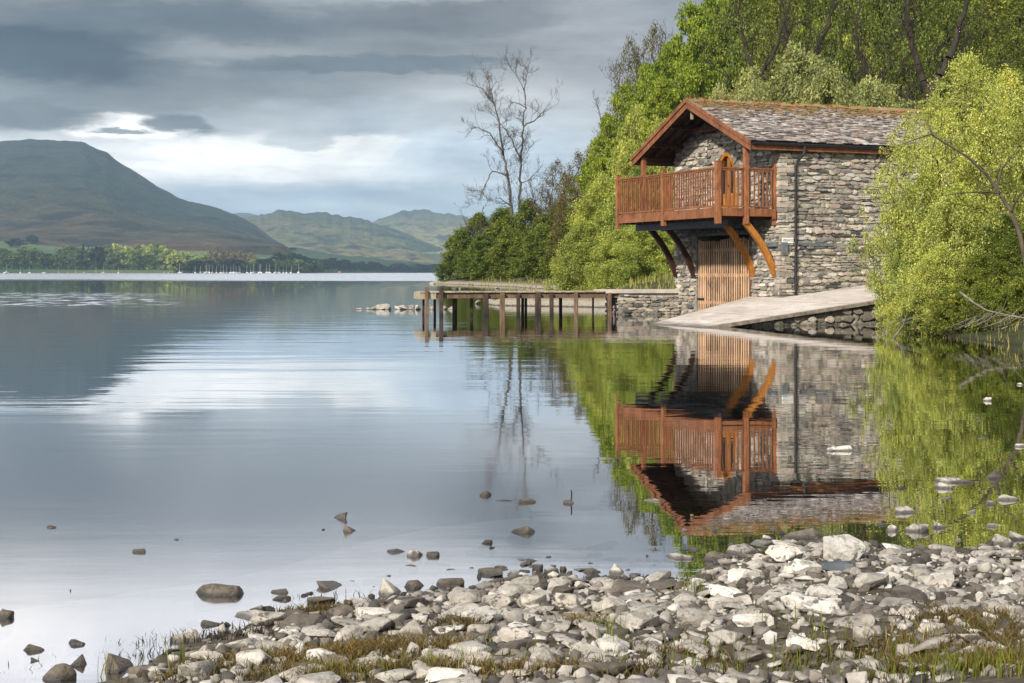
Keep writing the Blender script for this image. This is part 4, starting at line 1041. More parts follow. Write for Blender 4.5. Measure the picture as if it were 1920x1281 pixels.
make_tree('nearbush', 12, 3.0, 1.9, .02, dome, 900, 36000, .031, .19, 'bark', 'leaf_willow', stems=5, flat=.8, trunk_r=.07, tip_r=.005, step=.3)
make_tree('shadebush', 15, 3.0, 1.9, .02, dome, 700, 40000, .032, .22, 'bark', 'leaf_alder', stems=5, flat=.8, trunk_r=.07, tip_r=.005, step=.3)
make_tree('bramble', 13, 1.4, 1.5, .02, shrubp, 200, 16000, .035, .22, 'bark_dark', 'leaf_dark', stems=5, flat=.7, trunk_r=.04, tip_r=.004, step=.25)

def T(key, name, px, Y, top, wpx, label, group=None, cat='tree', dz=0.0, cname='crown'):
    x = (px-960)/F*Y; z = ground_at(x, Y)+dz; zt = CZ-(top-HZ)*Y/F
    return put_tree(key, name, x, Y, z-.1, max(zt-z, 1.0), wpx/F*Y, label, cat, group, crown_name=cname)

# alders and hollies on the point, beyond the jetty
G_AL = 'dark green bushes on the wooded point beyond the jetty'
for (px, Y, top, w, key, lab) in [
    (862, 176, 432, 74, 'alderA', 'lowest dark green bush at the tip of the wooded point'),
    (896, 178, 402, 90, 'alderB', 'rounded dark green bush second from the tip of the point'),
    (945, 172, 392, 100, 'alderA', 'dark green bush at the foot of the two tall bare trunks'),
    (905, 168, 442, 80, 'alderA', 'low dark bush by the water in front of the rounded bush on the point'),
    (992, 166, 378, 96, 'alderB', 'dark green bush just right of the tall bare trees'),
    (962, 160, 430, 90, 'alderB', 'low dark green bush on the shore under the tall bare trees'),
    (1015, 150, 424, 96, 'alderA', 'low spreading dark bush on the shore left of the pale willow'),
    (1050, 158, 382, 100, 'alderB', 'dark green bush under the brown budding trees'),
    (1062, 140, 420, 90, 'alderB', 'dark bush touching the left edge of the pale willow')]:
    T(key, 'bush', px, Y, top, w, lab, None, 'bush', cname='foliage')
# pale willows behind the stone pier
T('willowA', 'willow', 1128, 84, 338, 150, 'pale green willow bush behind the jetty deck, left of the balcony', None, 'willow')
T('willowB', 'willow', 1205, 80, 308, 150, 'pale green willow behind the left end of the balcony', None, 'willow')
T('willowB', 'willow', 1100, 78, 418, 120, 'low pale willow bush over the reeds left of the boathouse', None, 'willow')
T('willowA', 'willow', 1215, 72, 410, 140, 'loose pale willow seen between the balcony and the stone pier', None, 'willow')
T('willowB', 'willow', 1165, 74, 430, 120, 'low pale willow beside the curved dark braces', None, 'willow')
# fresh beeches climbing the slope
BE = [(1108, 140, 300, 90, 'beechB', 'small fresh green tree lowest on the wooded slope'),
      (1140, 136, 215, 105, 'beechA', 'fresh green tree at the left edge of the wood, second from the bottom'),
      (1170, 134, 160, 110, 'beechB', 'tall fresh green tree at the left skyline of the wood'),
      (1215, 130, 120, 120, 'beechA', 'broad fresh green beech just under the bare crowns on the skyline'),
      (1262, 124, 78, 130, 'beechB', 'bright green beech above and left of the gable'),
      (1320, 118, 30, 140, 'beechA', 'fresh green beech behind the peak of the gable'),
      (1150, 112, 262, 110, 'beechA', 'yellow green tree left of the gable eave'),
      (1195, 106, 205, 110, 'soft', 'soft green tree between the gable and the wooded skyline'),
      (1245, 100, 150, 120, 'beechB', 'bright leafy tree touching the left slope of the gable'),
      (1310, 108, 62, 150, 'beechA', 'large leafy beech rising behind the gable peak'),
      (1178, 96, 270, 100, 'soft', 'low soft green tree behind the balcony roof post'),
      (1130, 100, 330, 90, 'soft', 'low soft green tree at the top of the pale willow'),
      (1235, 88, 228, 100, 'soft', 'small soft green tree tucked under the left eave'),
      (1290, 112, 8, 130, 'beechB', 'fresh green tree cutting the top edge of the sky'),
      (1345, 130, -50, 150, 'beechA', 'tall green beech highest on the skyline')]
for b in BE: T(b[4], 'beech_tree', b[0], b[1], b[2], b[3], b[5])
# dark oaks on the slope above the roof
OK = [(1400, 112, -60, 170, 'oakA', 'dark oak with open branches above the gable peak'), (1470, 104, -70, 170, 'oakB', 'dark forked oak above the middle of the roof'),
      (1545, 112, -90, 180, 'oakA', 'dark oak behind the far half of the roof'), (1620, 100, -80, 170, 'oakB', 'dark oak above the far end of the roof'),
      (1745, 84, -90, 180, 'oakB', 'dark tree with a thick forked trunk above the yellow willow'), (1690, 112, -100, 190, 'oakA', 'dark crowned oak between the roof end and the forked trunk'),
      (1840, 96, -100, 200, 'oakA', 'dark oak right of the forked trunk'), (1930, 86, -80, 200, 'oakB', 'dark oak at the right edge above the yellow willow'),
      (1900, 70, 60, 150, 'oakA', 'shaded low tree at the right edge behind the willow')]
for b in OK: T(b[4], 'oak_tree', b[0], b[1], b[2], b[3], b[5])
# a closed wood higher up the slope
k = 0
for px in range(1370, 2300, 62):
    for (Y, top) in ((135, -70), (160, -120)):
        T(['beechA', 'oakA', 'beechB', 'alderB'][k % 4], 'woodland_tree', px+(k % 3)*11, Y, top-(k % 5)*12, 150, 'leafy tree in the closed wood high on the slope behind the oaks', 'trees of the closed wood on the slope'); k += 1
for px in range(1385, 2100, 55):
    w_ = 'above the gable' if px < 1480 else 'above the middle of the roof' if px < 1640 else 'beyond the far end of the roof' if px < 1800 else 'at the right edge'; T(['alderA', 'soft', 'alderB'][k % 3], 'understorey_bush', px, 92+(k % 4)*5, 95-(k % 5)*14, 120, 'dull green shrub below the dark oaks '+w_, 'understorey shrubs '+w_, 'bush', cname='foliage'); k += 1
# olive sallows just behind the roof
for (px, Y, top, w, lab) in [(1400, 76, 142, 130, 'pale olive sallow behind the gable end of the ridge'), (1490, 74, 92, 170, 'largest pale olive sallow, domed above the middle of the roof'), (1560, 72, 128, 130, 'pale olive sallow right of the domed one behind the roof'),
                             (1635, 70, 150, 140, 'pale olive sallow behind the far end of the roof'), (1350, 84, 168, 90, 'small olive sallow just behind the gable peak'), (1700, 66, 190, 140, 'olive sallow between the roof end and the yellow willow')]:
    T('olive', 'sallow', px, Y, top, w*1.75, lab)
# budding brown trees between the point and the beeches
for (px, Y, top, w, lab) in [(1045, 165, 300, 90, 'thin brownish tree in bud right of the tall bare trees'), (1085, 152, 285, 95, 'brownish budding tree at the left edge of the beeches'), (1068, 135, 330, 90, 'low brownish budding tree above the pale willow'), (1110, 148, 268, 80, 'budding tree half hidden by fresh green leaves'),
                             (1180, 150, 72, 95, 'budding tree with brown twigs on the left skyline'), (1225, 140, 48, 100, 'brown budding tree at the top of the left skyline')]:
    T('budding', 'budding_tree', px, Y, top, w, lab)

# ------------------------------------------------------------------ bare trees
def bare_tree(name, x, y, z, paths, tw, seed, label, rad=.20, ntw=900, tip_r=.02, bark='bark'):
    """paths: main limbs as polylines (local); twigs fan out from them"""
    rng = np.random.default_rng(seed); e = empty(name, (x, y, z)); tag(e, label, 'tree')
    nodes, par, rr_ = [], [], []
    for pi_, (pts, r0, r1, pn) in enumerate(paths):
        pts = np.array(pts, float); seg = np.linalg.norm(np.diff(pts, axis=0), axis=1); cum = np.concatenate([[0], np.cumsum(seg)]); L = cum[-1]
        n = max(3, int(L/.5)); prev = pn if pn >= 0 else -1
        for k in range(n+1):
            s_ = k/n*L; q = np.array([np.interp(s_, cum, pts[:, a]) for a in range(3)])+rng.normal(size=3)*.06*(0 < k < n)
            if k == 0 and pn >= 0:
                a_ = np.array(nodes); prev = int(np.argmin(np.linalg.norm(a_-q, axis=1))); continue
            nodes.append(q); par.append(prev); rr_.append(r0+(r1-r0)*k/n); prev = len(nodes)-1
    nodes = [np.array(q) for q in nodes]; main = len(nodes)
    arrm = np.array(nodes)
    # side branches, then twigs, then fine twigs
    src = [i for i in range(main) if arrm[i][2] > tw[0]]
    lev = [(ntw//16, 2.1, .42, .030), (ntw//3, 1.05, .30, .018), (ntw, .62, .22, tip_r)]
    pool = src; poold = {i: None for i in src}
    dirs = {}
    for i in src:
        d = arrm[i]-arrm[par[i]] if par[i] >= 0 else np.array([0, 0, 1.]); dirs[i] = d/(np.linalg.norm(d)+1e-9)
    for (cnt, L, spread, r0) in lev:
        newp = []
        for _ in range(cnt):
            i = pool[rng.integers(len(pool))]; d = dirs[i]+rng.normal(size=3)*(.9 if L > 2 else .55); d[2] += .35; d /= np.linalg.norm(d)
            l = L*rng.uniform(.4, 1.2); p_ = nodes[i]; prev = i; rad_ = min(r0, rr_[i]*.8); n = 4
            for k in range(1, n+1):
                d = d+rng.normal(size=3)*.22; d[2] += .06; d /= np.linalg.norm(d); p_ = p_+d*l/n
                nodes.append(p_); par.append(prev); rr_.append(max(.010, rad_*(1-.6*k/n))); prev = len(nodes)-1; dirs[prev] = d; newp.append(prev)
        pool = newp if L > 2 else newp+pool[:len(pool)//3]
    arr = np.array(nodes); par = np.array(par); r = np.array(rr_)
    w_ = wood_mesh('trunk', arr[:], np.where(np.arange(len(arr)) < main, par, -1), r, 7); w_.materials.append(M[bark])
    idx = np.where((np.arange(len(arr)) >= main))[0]; p2 = np.full(len(arr), -1); p2[idx] = par[idx]
    t_ = wood_mesh('branches', arr, p2, r, 3); t_.materials.append(M[bark])
    link('trunk', w_, None, e); link('branches', t_, None, e); return e
YB = 168.0
def LB(px, py, dy=0.0): return ((px-960)/F*YB-BX, dy, CZ-(py-HZ)*YB/F-BZ)
BX = (968-960)/F*YB; BZ = ground_at(BX, YB)
bare_tree('bare_tree', BX, YB, BZ, [
    ([LB(968, 520), LB(962, 420), LB(955, 350, .3), (LB(942, 270, .5)), LB(930, 205), LB(905, 168, -.5), LB(880, 160, -.8)], .25, .025, -1),
    ([LB(945, 290), LB(918, 250, -1), LB(890, 240, -1.4), LB(872, 262, -1.6)], .10, .02, 0),
    ([LB(950, 330), LB(925, 318, 1), LB(908, 345, 1.4), LB(896, 380, 1.5)], .10, .02, 0),
    ([LB(925, 200), LB(922, 176, .6), LB(915, 150, .8)], .07, .02, 0),
    ([LB(958, 385), LB(935, 372, -1), LB(918, 378, -1.4)], .07, .02, 0)], (6, 0), 5, 'left of two tall bare trees, leaning left with a crooked top', ntw=1150, bark='bark_grey')
BX = (975-960)/F*YB+.0; BZ = ground_at(BX, YB)
bare_tree('bare_tree', BX, YB+1, BZ, [
    ([LB(974, 520), LB(973, 400), LB(976, 320, .3), LB(980, 250, .2), LB(986, 200), LB(984, 160, .3), LB(992, 118, .4)], .23, .025, -1),
    ([LB(977, 300), LB(960, 262, -.8), LB(940, 235, -1.2), LB(922, 215, -1.4)], .10, .02, 0),
    ([LB(981, 235), LB(1000, 224, .8), LB(1020, 206, 1.2), LB(1030, 190, 1.2)], .10, .02, 0),
    ([LB(985, 200), LB(962, 190, -.6), LB(950, 205, -1.0)], .06, .02, 0),
    ([LB(984, 170), LB(972, 145, .5), LB(960, 128, .9)], .06, .02, 0),
    ([LB(975, 345), LB(995, 335, .9), LB(1008, 318, 1.2)], .07, .02, 0)], (7, 0), 6, 'right of two tall bare trees, straight with an upright twiggy crown', ntw=1150, bark='bark_grey')
for (px, Y, base, top, sd_, lab, n_) in [(905, 172, 470, 376, 7, 'small bare tree left of the two tall bare ones', 300), (1035, 158, 480, 318, 8, 'bare twiggy tree just right of the two tall ones', 900),
                                       (1195, 152, 260, 62, 9, 'bare dark crown on the left skyline above the beeches', 1300), (1245, 148, 240, 34, 10, 'bare crown nearest the top of the skyline', 1300), (1160, 156, 300, 118, 12, 'lower bare crown on the left skyline', 1100)]:
    x = (px-960)/F*Y; z = ground_at(x, Y); zt = CZ-(top-HZ)*Y/F-z
    bare_tree('bare_tree', x, Y, z, [([(0, 0, -.3), (.1, 0, zt*.4), (-.2, .2, zt*.7), (.1, 0, zt*.93)], .2, .03, -1), ([(.05, 0, zt*.42), (1.3, .5, zt*.62), (2.0, .3, zt*.8)], .09, .02, 0), ([(0, 0, zt*.38), (-1.4, -.4, zt*.6), (-2.2, .2, zt*.78)], .09, .02, 0)], (zt*.35, 0), sd_, lab, ntw=n_)

# dark open-branched trees standing in front of the wood above the roof
for (px, Y, base, sd_, lab, R_) in [(1742, 76, 175, 41, 'thick dark forked trunk above the yellow willow', .36), (1500, 82, 150, 42, 'dark crooked trunk above the middle of the roof', .19), (1420, 88, 150, 43, 'dark bare trunk above the gable end of the roof', .17), (1640, 90, 170, 44, 'thin dark trunk above the far end of the roof', .14)]:
    x = (px-960)/F*Y; z = ground_at(x, Y); zb_ = CZ-(base-HZ)*Y/F-z; H_ = zb_+6.5
    bare_tree('bare_tree', x, Y, z, [([(0, 0, -.3), (.15, 0, zb_*.5), (0, 0, zb_), (-.7, .2, zb_+2.0), (-1.1, .2, zb_+4.2), (-.6, 0, H_)], R_, .05, -1), ([(0, 0, zb_), (1.0, .2, zb_+1.6), (1.7, .3, zb_+3.4), (2.4, 0, H_)], R_*.75, .04, 0),
        ([(.1, 0, zb_*.75), (1.6, -.4, zb_*.95), (3.2, -.5, zb_*1.05)], R_*.35, .03, 0), ([(0, 0, zb_*.85), (-1.8, -.3, zb_*1.0), (-3.4, 0, zb_+1.4)], R_*.4, .03, 0)], (zb_*.6, 0), sd_, lab, ntw=420, bark='bark_dark')

# ------------------------------------------------------------------ willow, bushes and bank at the right
T('nearwillow', 'willow', 1815, 36, 96, 300, 'tall yellow green willow standing beside the far end of the boathouse', None, 'willow')
T('nearwillow', 'willow', 1895, 38, 125, 300, 'yellow green willow cut by the right edge of the photo', None, 'willow')
T('nearwillow', 'willow', 1755, 40, 178, 210, 'lower yellow green willow overhanging the roof end', None, 'willow')
NB = [(1738, 36.5, 322, 200, 'bright yellow green bush in front of the long stone wall'), (1800, 35, 345, 230, 'dense yellow green bush right of the slipway'), (1885, 34, 400, 200, 'duller green bush at the right edge above the bare branches'),
      (1700, 36.2, 440, 110, 'leftmost low green bush leaning over the slipway'), (1765, 33.5, 455, 160, 'low green bush hanging over the bank by the retaining wall'), (1712, 35.0, 528, 100, 'smallest green bush at the water by the retaining wall'), (1840, 33, 470, 170, 'low leafy bush above the fallen branches')]
for (px, Y, top, w, lab) in NB: T('shadebush' if px in (1840, 1885) else 'nearbush', 'bush', px, Y, top, w, lab, None, 'bush', cname='foliage')
for (px, Y, top, w, key) in [(2030, 37, 150, 300, 'nearwillow'), (2180, 34, 190, 320, 'nearwillow'), (2360, 30, 200, 340, 'nearwillow'), (1990, 33, 380, 200, 'shadebush'), (2120, 31, 400, 240, 'nearbush'), (2280, 28, 400, 260, 'shadebush'), (2460, 27, 330, 320, 'nearbush')]:
    T(key, 'willow' if key == 'nearwillow' else 'bush', px, Y, top, w, 'willow of the thicket carrying on past the right edge' if key == 'nearwillow' else 'bush of the thicket carrying on past the right edge', 'thicket past the right edge, '+('willows' if key == 'nearwillow' else 'bushes'), 'willow' if key == 'nearwillow' else 'bush')
for (px, Y, top, w, lab) in [(1790, 32.5, 548, 120, 'dark bramble under the bushes in the middle of the bank'), (1850, 31.8, 540, 130, 'dark bramble behind the fallen pale branches'), (1912, 31.2, 538, 120, 'dark bramble at the right edge of the bank'), (1735, 34, 560, 100, 'dark bramble beside the end of the stone retaining wall')]:
    T('bramble', 'bramble', px, Y, top, w, lab, None, 'bush', cname='foliage')
# the leaning trunk seen in front of the willow
lt_ = empty('leaning_tree', (PX(1925, 560, 32.5)[0], 32.5, .3)); tag(lt_, 'bare leaning tree arching left in front of the yellow willow', 'tree')
def LP_(px, py, dy=0): q = PX(px, py, 32.5+dy); return (q[0]-lt_.location.x, dy, q[2]-.3)
tb = MB(); tb.tube([LP_(1930, 590), LP_(1925, 500), LP_(1912, 440), LP_(1895, 395, .1), LP_(1872, 360, .2), LP_(1850, 328, .2), LP_(1815, 295, .1), LP_(1775, 270), LP_(1745, 252), LP_(1715, 262, -.2), LP_(1680, 275, -.3)],
                   [.07, .062, .054, .047, .04, .034, .028, .022, .016, .010, .004], 8)
tb.build('trunk', M['bark'], lt_, True)
for pts in ([LP_(1868, 355), LP_(1880, 315, -.2), LP_(1900, 290, -.3), LP_(1915, 265, -.3)], [LP_(1872, 362), LP_(1850, 360, -.2), LP_(1800, 362, -.4), LP_(1760, 368, -.5)], [LP_(1895, 395), LP_(1910, 370, -.2), LP_(1935, 340, -.2)], [LP_(1750, 254), LP_(1738, 232, .1), LP_(1745, 210, .1)]):
    b_ = MB(); b_.tube(pts, [.03, .022, .015, .006][:len(pts)] if len(pts) == 4 else [.03, .02, .008], 6); b_.build('branch', M['bark'], lt_, True)
# fallen bare branches and sticks at the foot of the bank
rf_ = random.Random(12)
def fallen(pts, r0, label, name='fallen_branch', m__='bark_pale', side=5):
    b_ = MB(); P_ = [PX(*q) for q in pts]; n = len(P_)
    b_.tube(P_, [r0*(1-.8*i/(n-1)) for i in range(n)], 6)
    for k in range(side):
        i = rf_.randrange(1, n); a = np.array(P_[i-1]); c_ = np.array(P_[i]); q = a+(c_-a)*rf_.random(); d = (c_-a)/np.linalg.norm(c_-a)
        e_ = q+d*rf_.uniform(.15, .4)+np.array([rf_.uniform(-.15, .15), rf_.uniform(-.2, .2), rf_.uniform(-.12, .28)]); b_.tube([q, (q+e_)/2+np.array([0, 0, rf_.uniform(-.03, .05)]), e_], [r0*.4, r0*.3, r0*.12], 4)
    c0 = b_; o_ = c0.build(name, M[m__], None, True); tag(o_, label, 'branch'); return o_
fallen([(1800, 548, 31), (1826, 568, 30.6), (1850, 582, 30.3), (1885, 590, 30), (1930, 597, 29.8)], .028, 'long pale fallen branch sloping down to the right over the bank')
fallen([(1930, 598, 29.6), (1895, 592, 29.7), (1868, 606, 29.8), (1845, 615, 30)], .022, 'pale fallen branch curving down to the water at the right')
fallen([(1760, 583, 33.5), (1725, 592, 33.6), (1700, 600, 33.6), (1672, 607, 33.6)], .022, 'thin pale stick lying along the foot of the low bush')
fallen([(1672, 640, 31.2), (1680, 628, 31.4), (1695, 608, 31.6), (1712, 600, 31.8)], .026, 'bent pale branch dipping into the water by the retaining wall', side=1)
fallen([(1661, 628, 32.2), (1664, 612, 32.2), (1668, 602, 32.3)], .018, 'short upright stick in the water beside the bent branch', side=0)
for k in range(9):
    px = 1775+k*17; fallen([(px, 622-rf_.uniform(0, 12), 29.5+rf_.random()), (px+25, 606+rf_.uniform(-14, 6), 30), (px+55, 600+rf_.uniform(-20, 10), 30+rf_.random()), (px+85, 596+rf_.uniform(-20, 14), 30.4)], .014,
                       'grey dead twig tangled in the brushwood along the right bank', side=4)['group'] = 'dead twigs along the right bank'

# ------------------------------------------------------------------ far trees
def far_tree(key, seed, kind, leaf):
    rng = np.random.default_rng(seed); h = 14.0
    if kind == 'conifer':
        t = rng.uniform(0, 1, 900)**.8; th = rng.uniform(0, 6.28, 900); R = 3.2*(1-t)+.2; C = np.stack([R*np.cos(th), R*np.sin(th), 1+13*t], 1)
    else:
        tips = crown_tips(rng, 26, 0, 0, 2.0, h-1, 5.0, dome if kind == 'dome' else tall, .5); C = spray(rng, tips, 1500, 2.3, .7)
    lv = leaf_mesh('crown', C, .85, rng, .5); lv.materials.append(M[leaf])
    V, Fc = frusta([(0, 0, -3)], [(0, 0, h*.7)], [.5], [.2], 6); wd = np_mesh('trunk', V, Fc, True); wd.materials.append(M['bark_dark']); LIB[key] = (wd, lv, h, 5.0)
far_tree('fA', 31, 'dome', 'leaf_far'); far_tree('fB', 32, 'tall', 'leaf_far'); far_tree('fC', 33, 'dome', 'leaf_far_pale')
far_tree('fD', 34, 'dome', 'leaf_far_dark'); far_tree('fE', 35, 'conifer', 'leaf_far_dark'); far_tree('fF', 36, 'dome', 'leaf_far_russet')
def FT(key, px, t, top, w, label, group, name='far_tree'):
    x, y, z = far_pt(px, t); zt = CZ-(top-HZ)*y/F; hh = max(zt-z, 4)
    if key in ('fA', 'fB', 'fC', 'fF') and hh > 30: pass
    wood, lv, h0, r0 = LIB[key]; e = empty(name, (x, y, z), rngp.uniform(0, 6.28)); e.scale = (w/F*y/2/5.0,)*2+(hh/14.0,)
    link('trunk', wood, None, e); link('crown', lv, None, e); tag(e, label, 'tree', group)
rf = random.Random(5)
# front belt along the shore
def belt(px):
    w_ = 'beyond the meadow at its left end' if px < 80 else 'behind the red boats' if px < 190 else 'below the pale sunlit trees' if px < 320 else 'behind the left half of the moored boats' if px < 450 else 'behind the right half of the moored boats'
    return 'leafy tree of the far shore belt '+w_, 'trees of the far shore belt '+w_
px = -60
while px < 600:
    if px < 200: key = rf.choice(['fA', 'fB', 'fD', 'fA']); top = rf.uniform(460, 478)
    elif px < 330: key = rf.choice(['fA', 'fB', 'fA', 'fC']); top = rf.uniform(460, 474)
    else: key = rf.choice(['fA', 'fD', 'fA']); top = rf.uniform(484, 490)
    FT(key, px, .10 if px < 320 else .02, top, rf.uniform(22, 32), *belt(px)); px += rf.uniform(9, 15)
for (px, top, w, key) in [(60, 468, 34, 'fB'), (130, 458, 40, 'fA'), (150, 462, 30, 'fA')]: FT(key, px, .16, top, w, *belt(px))
px = 190
while px < 300:
    FT(rf.choice(['fC', 'fC', 'fA']), px, .17, rf.uniform(453, 462), rf.uniform(24, 32), 'tall pale sunlit tree standing above the shore belt on the left', 'pale sunlit trees above the far shore belt'); px += rf.uniform(11, 15)
for (px, top, w, lab) in [(156, 458, 14, 'dark narrow conifer, left of three among the pale far trees'), (166, 464, 12, 'dark narrow conifer, middle one of three on the far shore'), (222, 468, 13, 'dark narrow conifer, right of three below the tallest pale trees')]:
    FT('fE', px, .12, top, w, lab, None, 'conifer')
for (px, top, w) in [(306, 458, 22), (325, 468, 26), (345, 470, 24), (365, 476, 22), (385, 474, 22)]: FT('fC', px, .14, top, w, 'tall pale sunlit tree standing above the shore belt on the left', 'pale sunlit trees above the far shore belt')
px = 395
while px < 475: FT('fF', px, .14, rf.uniform(468, 474), 20, 'russet budding tree behind the moored boats', 'russet trees behind the moored boats'); px += 11
px = 476
while px < 595: FT(rf.choice(['fA', 'fD', 'fC']), px, .08, rf.uniform(482, 488), 20, 'low green tree behind the last of the moored boats', 'low trees behind the right end of the moorings'); px += rf.uniform(8, 12)
px = 520
while px < 835:
    b = np.interp(px, [520, 600, 700, 835], [474, 484, 494, 500]); FT('fD', px, .10, b+rf.uniform(-4, 4), rf.uniform(18, 30), 'blue dark distant tree at the foot of the hazy hills', 'dark trees at the foot of the middle hills'); px += rf.uniform(8, 13)
for (px, w, top, t) in [(5, 40, 424, .98), (95, 16, 434, .9), (108, 18, 432, .92), (122, 16, 436, .9), (184, 18, 442, .9), (218, 14, 446, .9), (300, 18, 449, .9), (330, 14, 455, .9), (350, 14, 456, .9), (382, 10, 457, .9), (443, 24, 453, .9), (437, 18, 456, .88), (60, 20, 440, .7), (30, 30, 446, .6), (520, 14, 463, .85), (548, 14, 468, .85)]:
    FT('fD', px, t, top, w, 'dark hedgerow tree on the pasture under the big fell', 'hedgerow trees on the pasture under the fell')
# grassy meadow strip seen between the shore trees and the boats
# ------------------------------------------------------------------ moored sailing boats
def boat_mesh(hullc):
    hb = MB(); L, B_ = 7.0, 2.3; st_ = []
    for i in range(9):
        t = i/8; x = -L/2+L*t; w_ = B_/2*(1-(max(0, t-.35)/.65)**2.2)*(.75+.25*min(1, t*4)); st_.append([(x, -w_, .95+.25*t*t), (x, -w_*.8, .35), (x, 0, -.25*(1-t*.6)), (x, w_*.8, .35), (x, w_, .95+.25*t*t)])
    vs = [p_ for s_ in st_ for p_ in s_]; fs = []
    for i in range(8):
        for k in range(4): fs.append((5*i+k, 5*i+k+1, 5*i+k+6, 5*i+k+5))
        fs.append((5*i, 5*i+5, 5*i+9, 5*i+4))
    fs.append((0, 1, 2, 3, 4)); hb.add(vs, fs); hull = hb.mesh('hull'); hull.materials.append(hullc)
    cb = MB(); cb.add([(-.9, -.75, 1.0), (1.5, -.6, 1.05), (1.5, .6, 1.05), (-.9, .75, 1.0), (-.8, -.6, 1.55), (1.1, -.45, 1.5), (1.1, .45, 1.5), (-.8, .6, 1.55)], [(0, 1, 5, 4), (1, 2, 6, 5), (2, 3, 7, 6), (3, 0, 4, 7), (4, 5, 6, 7)])
    cab = cb.mesh('cabin'); cab.materials.append(M['white'])
    mb = MB(); mb.tube([(.3, 0, 1), (.3, 0, 9.2)], [.09, .06], 6); mast = mb.mesh('mast'); mast.materials.append(M['white'])
    bb_ = MB(); bb_.tube([(.3, 0, 2.0), (-2.6, 0, 2.0)], .13, 6); boom = bb_.mesh('boom'); boom.materials.append(M['tarp'])
    return hull, cab, mast, boom
m_, N, o = mat('blue_tarp'); fin(N, o, (.06, .09, .2), .7); M['tarp'] = m_
m_, N, o = mat('red_hull'); fin(N, o, (.5, .05, .03), .5); M['red_hull'] = m_
m_, N, o = mat('navy_hull'); fin(N, o, (.03, .05, .10), .5); M['navy_hull'] = m_
m_, N, o = mat('tan_hull'); fin(N, o, (.5, .36, .22), .5); M['tan_hull'] = m_
BM = {k_: boat_mesh(M[k_]) for k_ in ('white', 'red_hull', 'navy_hull', 'tan_hull')}
def put_boat(px, key, label, group, Y=1320, mast=True, s=1.0):
    x = (px-960)/F*Y; e = empty('sailing_boat' if mast else 'small_boat', (x, Y, .0), rf.choice([1.2, 1.5, 1.8, -1.4, -1.7, 2.3])+rf.uniform(-.3, .3)); e.scale = (s, s, s)
    h_, c_, m2, b2 = BM[key]; link('hull', h_, None, e); link('cabin', c_, None, e)
    if mast: link('mast', m2, None, e); link('boom', b2, None, e)
    tag(e, label, 'boat', group)
for px in [366, 376, 386, 388, 392, 398, 406, 414, 419, 425, 433, 438, 443, 448, 450, 463, 470, 475, 486, 489, 500, 505, 517, 523, 531, 537, 546]:
    put_boat(px, 'white', 'white moored sailing boat with a bare mast in the crowd off the far trees', 'white boats moored off the far trees', rf.uniform(1250, 1400), True, rf.uniform(.7, .95))
for (px, lab) in [(560, 'rightmost white moored sailing boat, a little apart from the others'), (337, 'white sailing boat moored left of the crowded moorings'), (12, 'white sailing boat at the far left edge of the lake shore')]: put_boat(px, 'white', lab, None)
for (px, key, lab, mst) in [(38, 'white', 'white boat second from the left edge of the far shore', True), (55, 'white', 'white boat with a tall mast left of the first shore bush', True), (82, 'white', 'low white boat in front of the green meadow on the left', False), (110, 'navy_hull', 'dark hulled boat on the meadow shore', True),
                            (127, 'red_hull', 'left of three red boats on the meadow shore', False), (142, 'red_hull', 'middle one of three red boats on the meadow shore', True), (158, 'red_hull', 'right of three red boats on the meadow shore', False), (180, 'navy_hull', 'dark hulled boat right of the red boats', True),
                            (194, 'white', 'white boat by the dark shore bush right of the red boats', True), (222, 'white', 'lone white boat under the tallest pale trees', True), (308, 'tan_hull', 'tan boat beside the landing left of the moorings', False), (316, 'tan_hull', 'second tan boat, nearer the moorings', False)]:
    put_boat(px, key, lab, None, 1440, mst, .72)
mb_ = empty('motor_boat', (PX(637, 509, 1500)[0], 1500, 0), 1.0); h_, c_, _, _ = BM['red_hull']; link('hull', h_, None, mb_); link('cabin', c_, None, mb_); tag(mb_, 'tiny lone boat on the open water left of the hazy hills', 'boat')

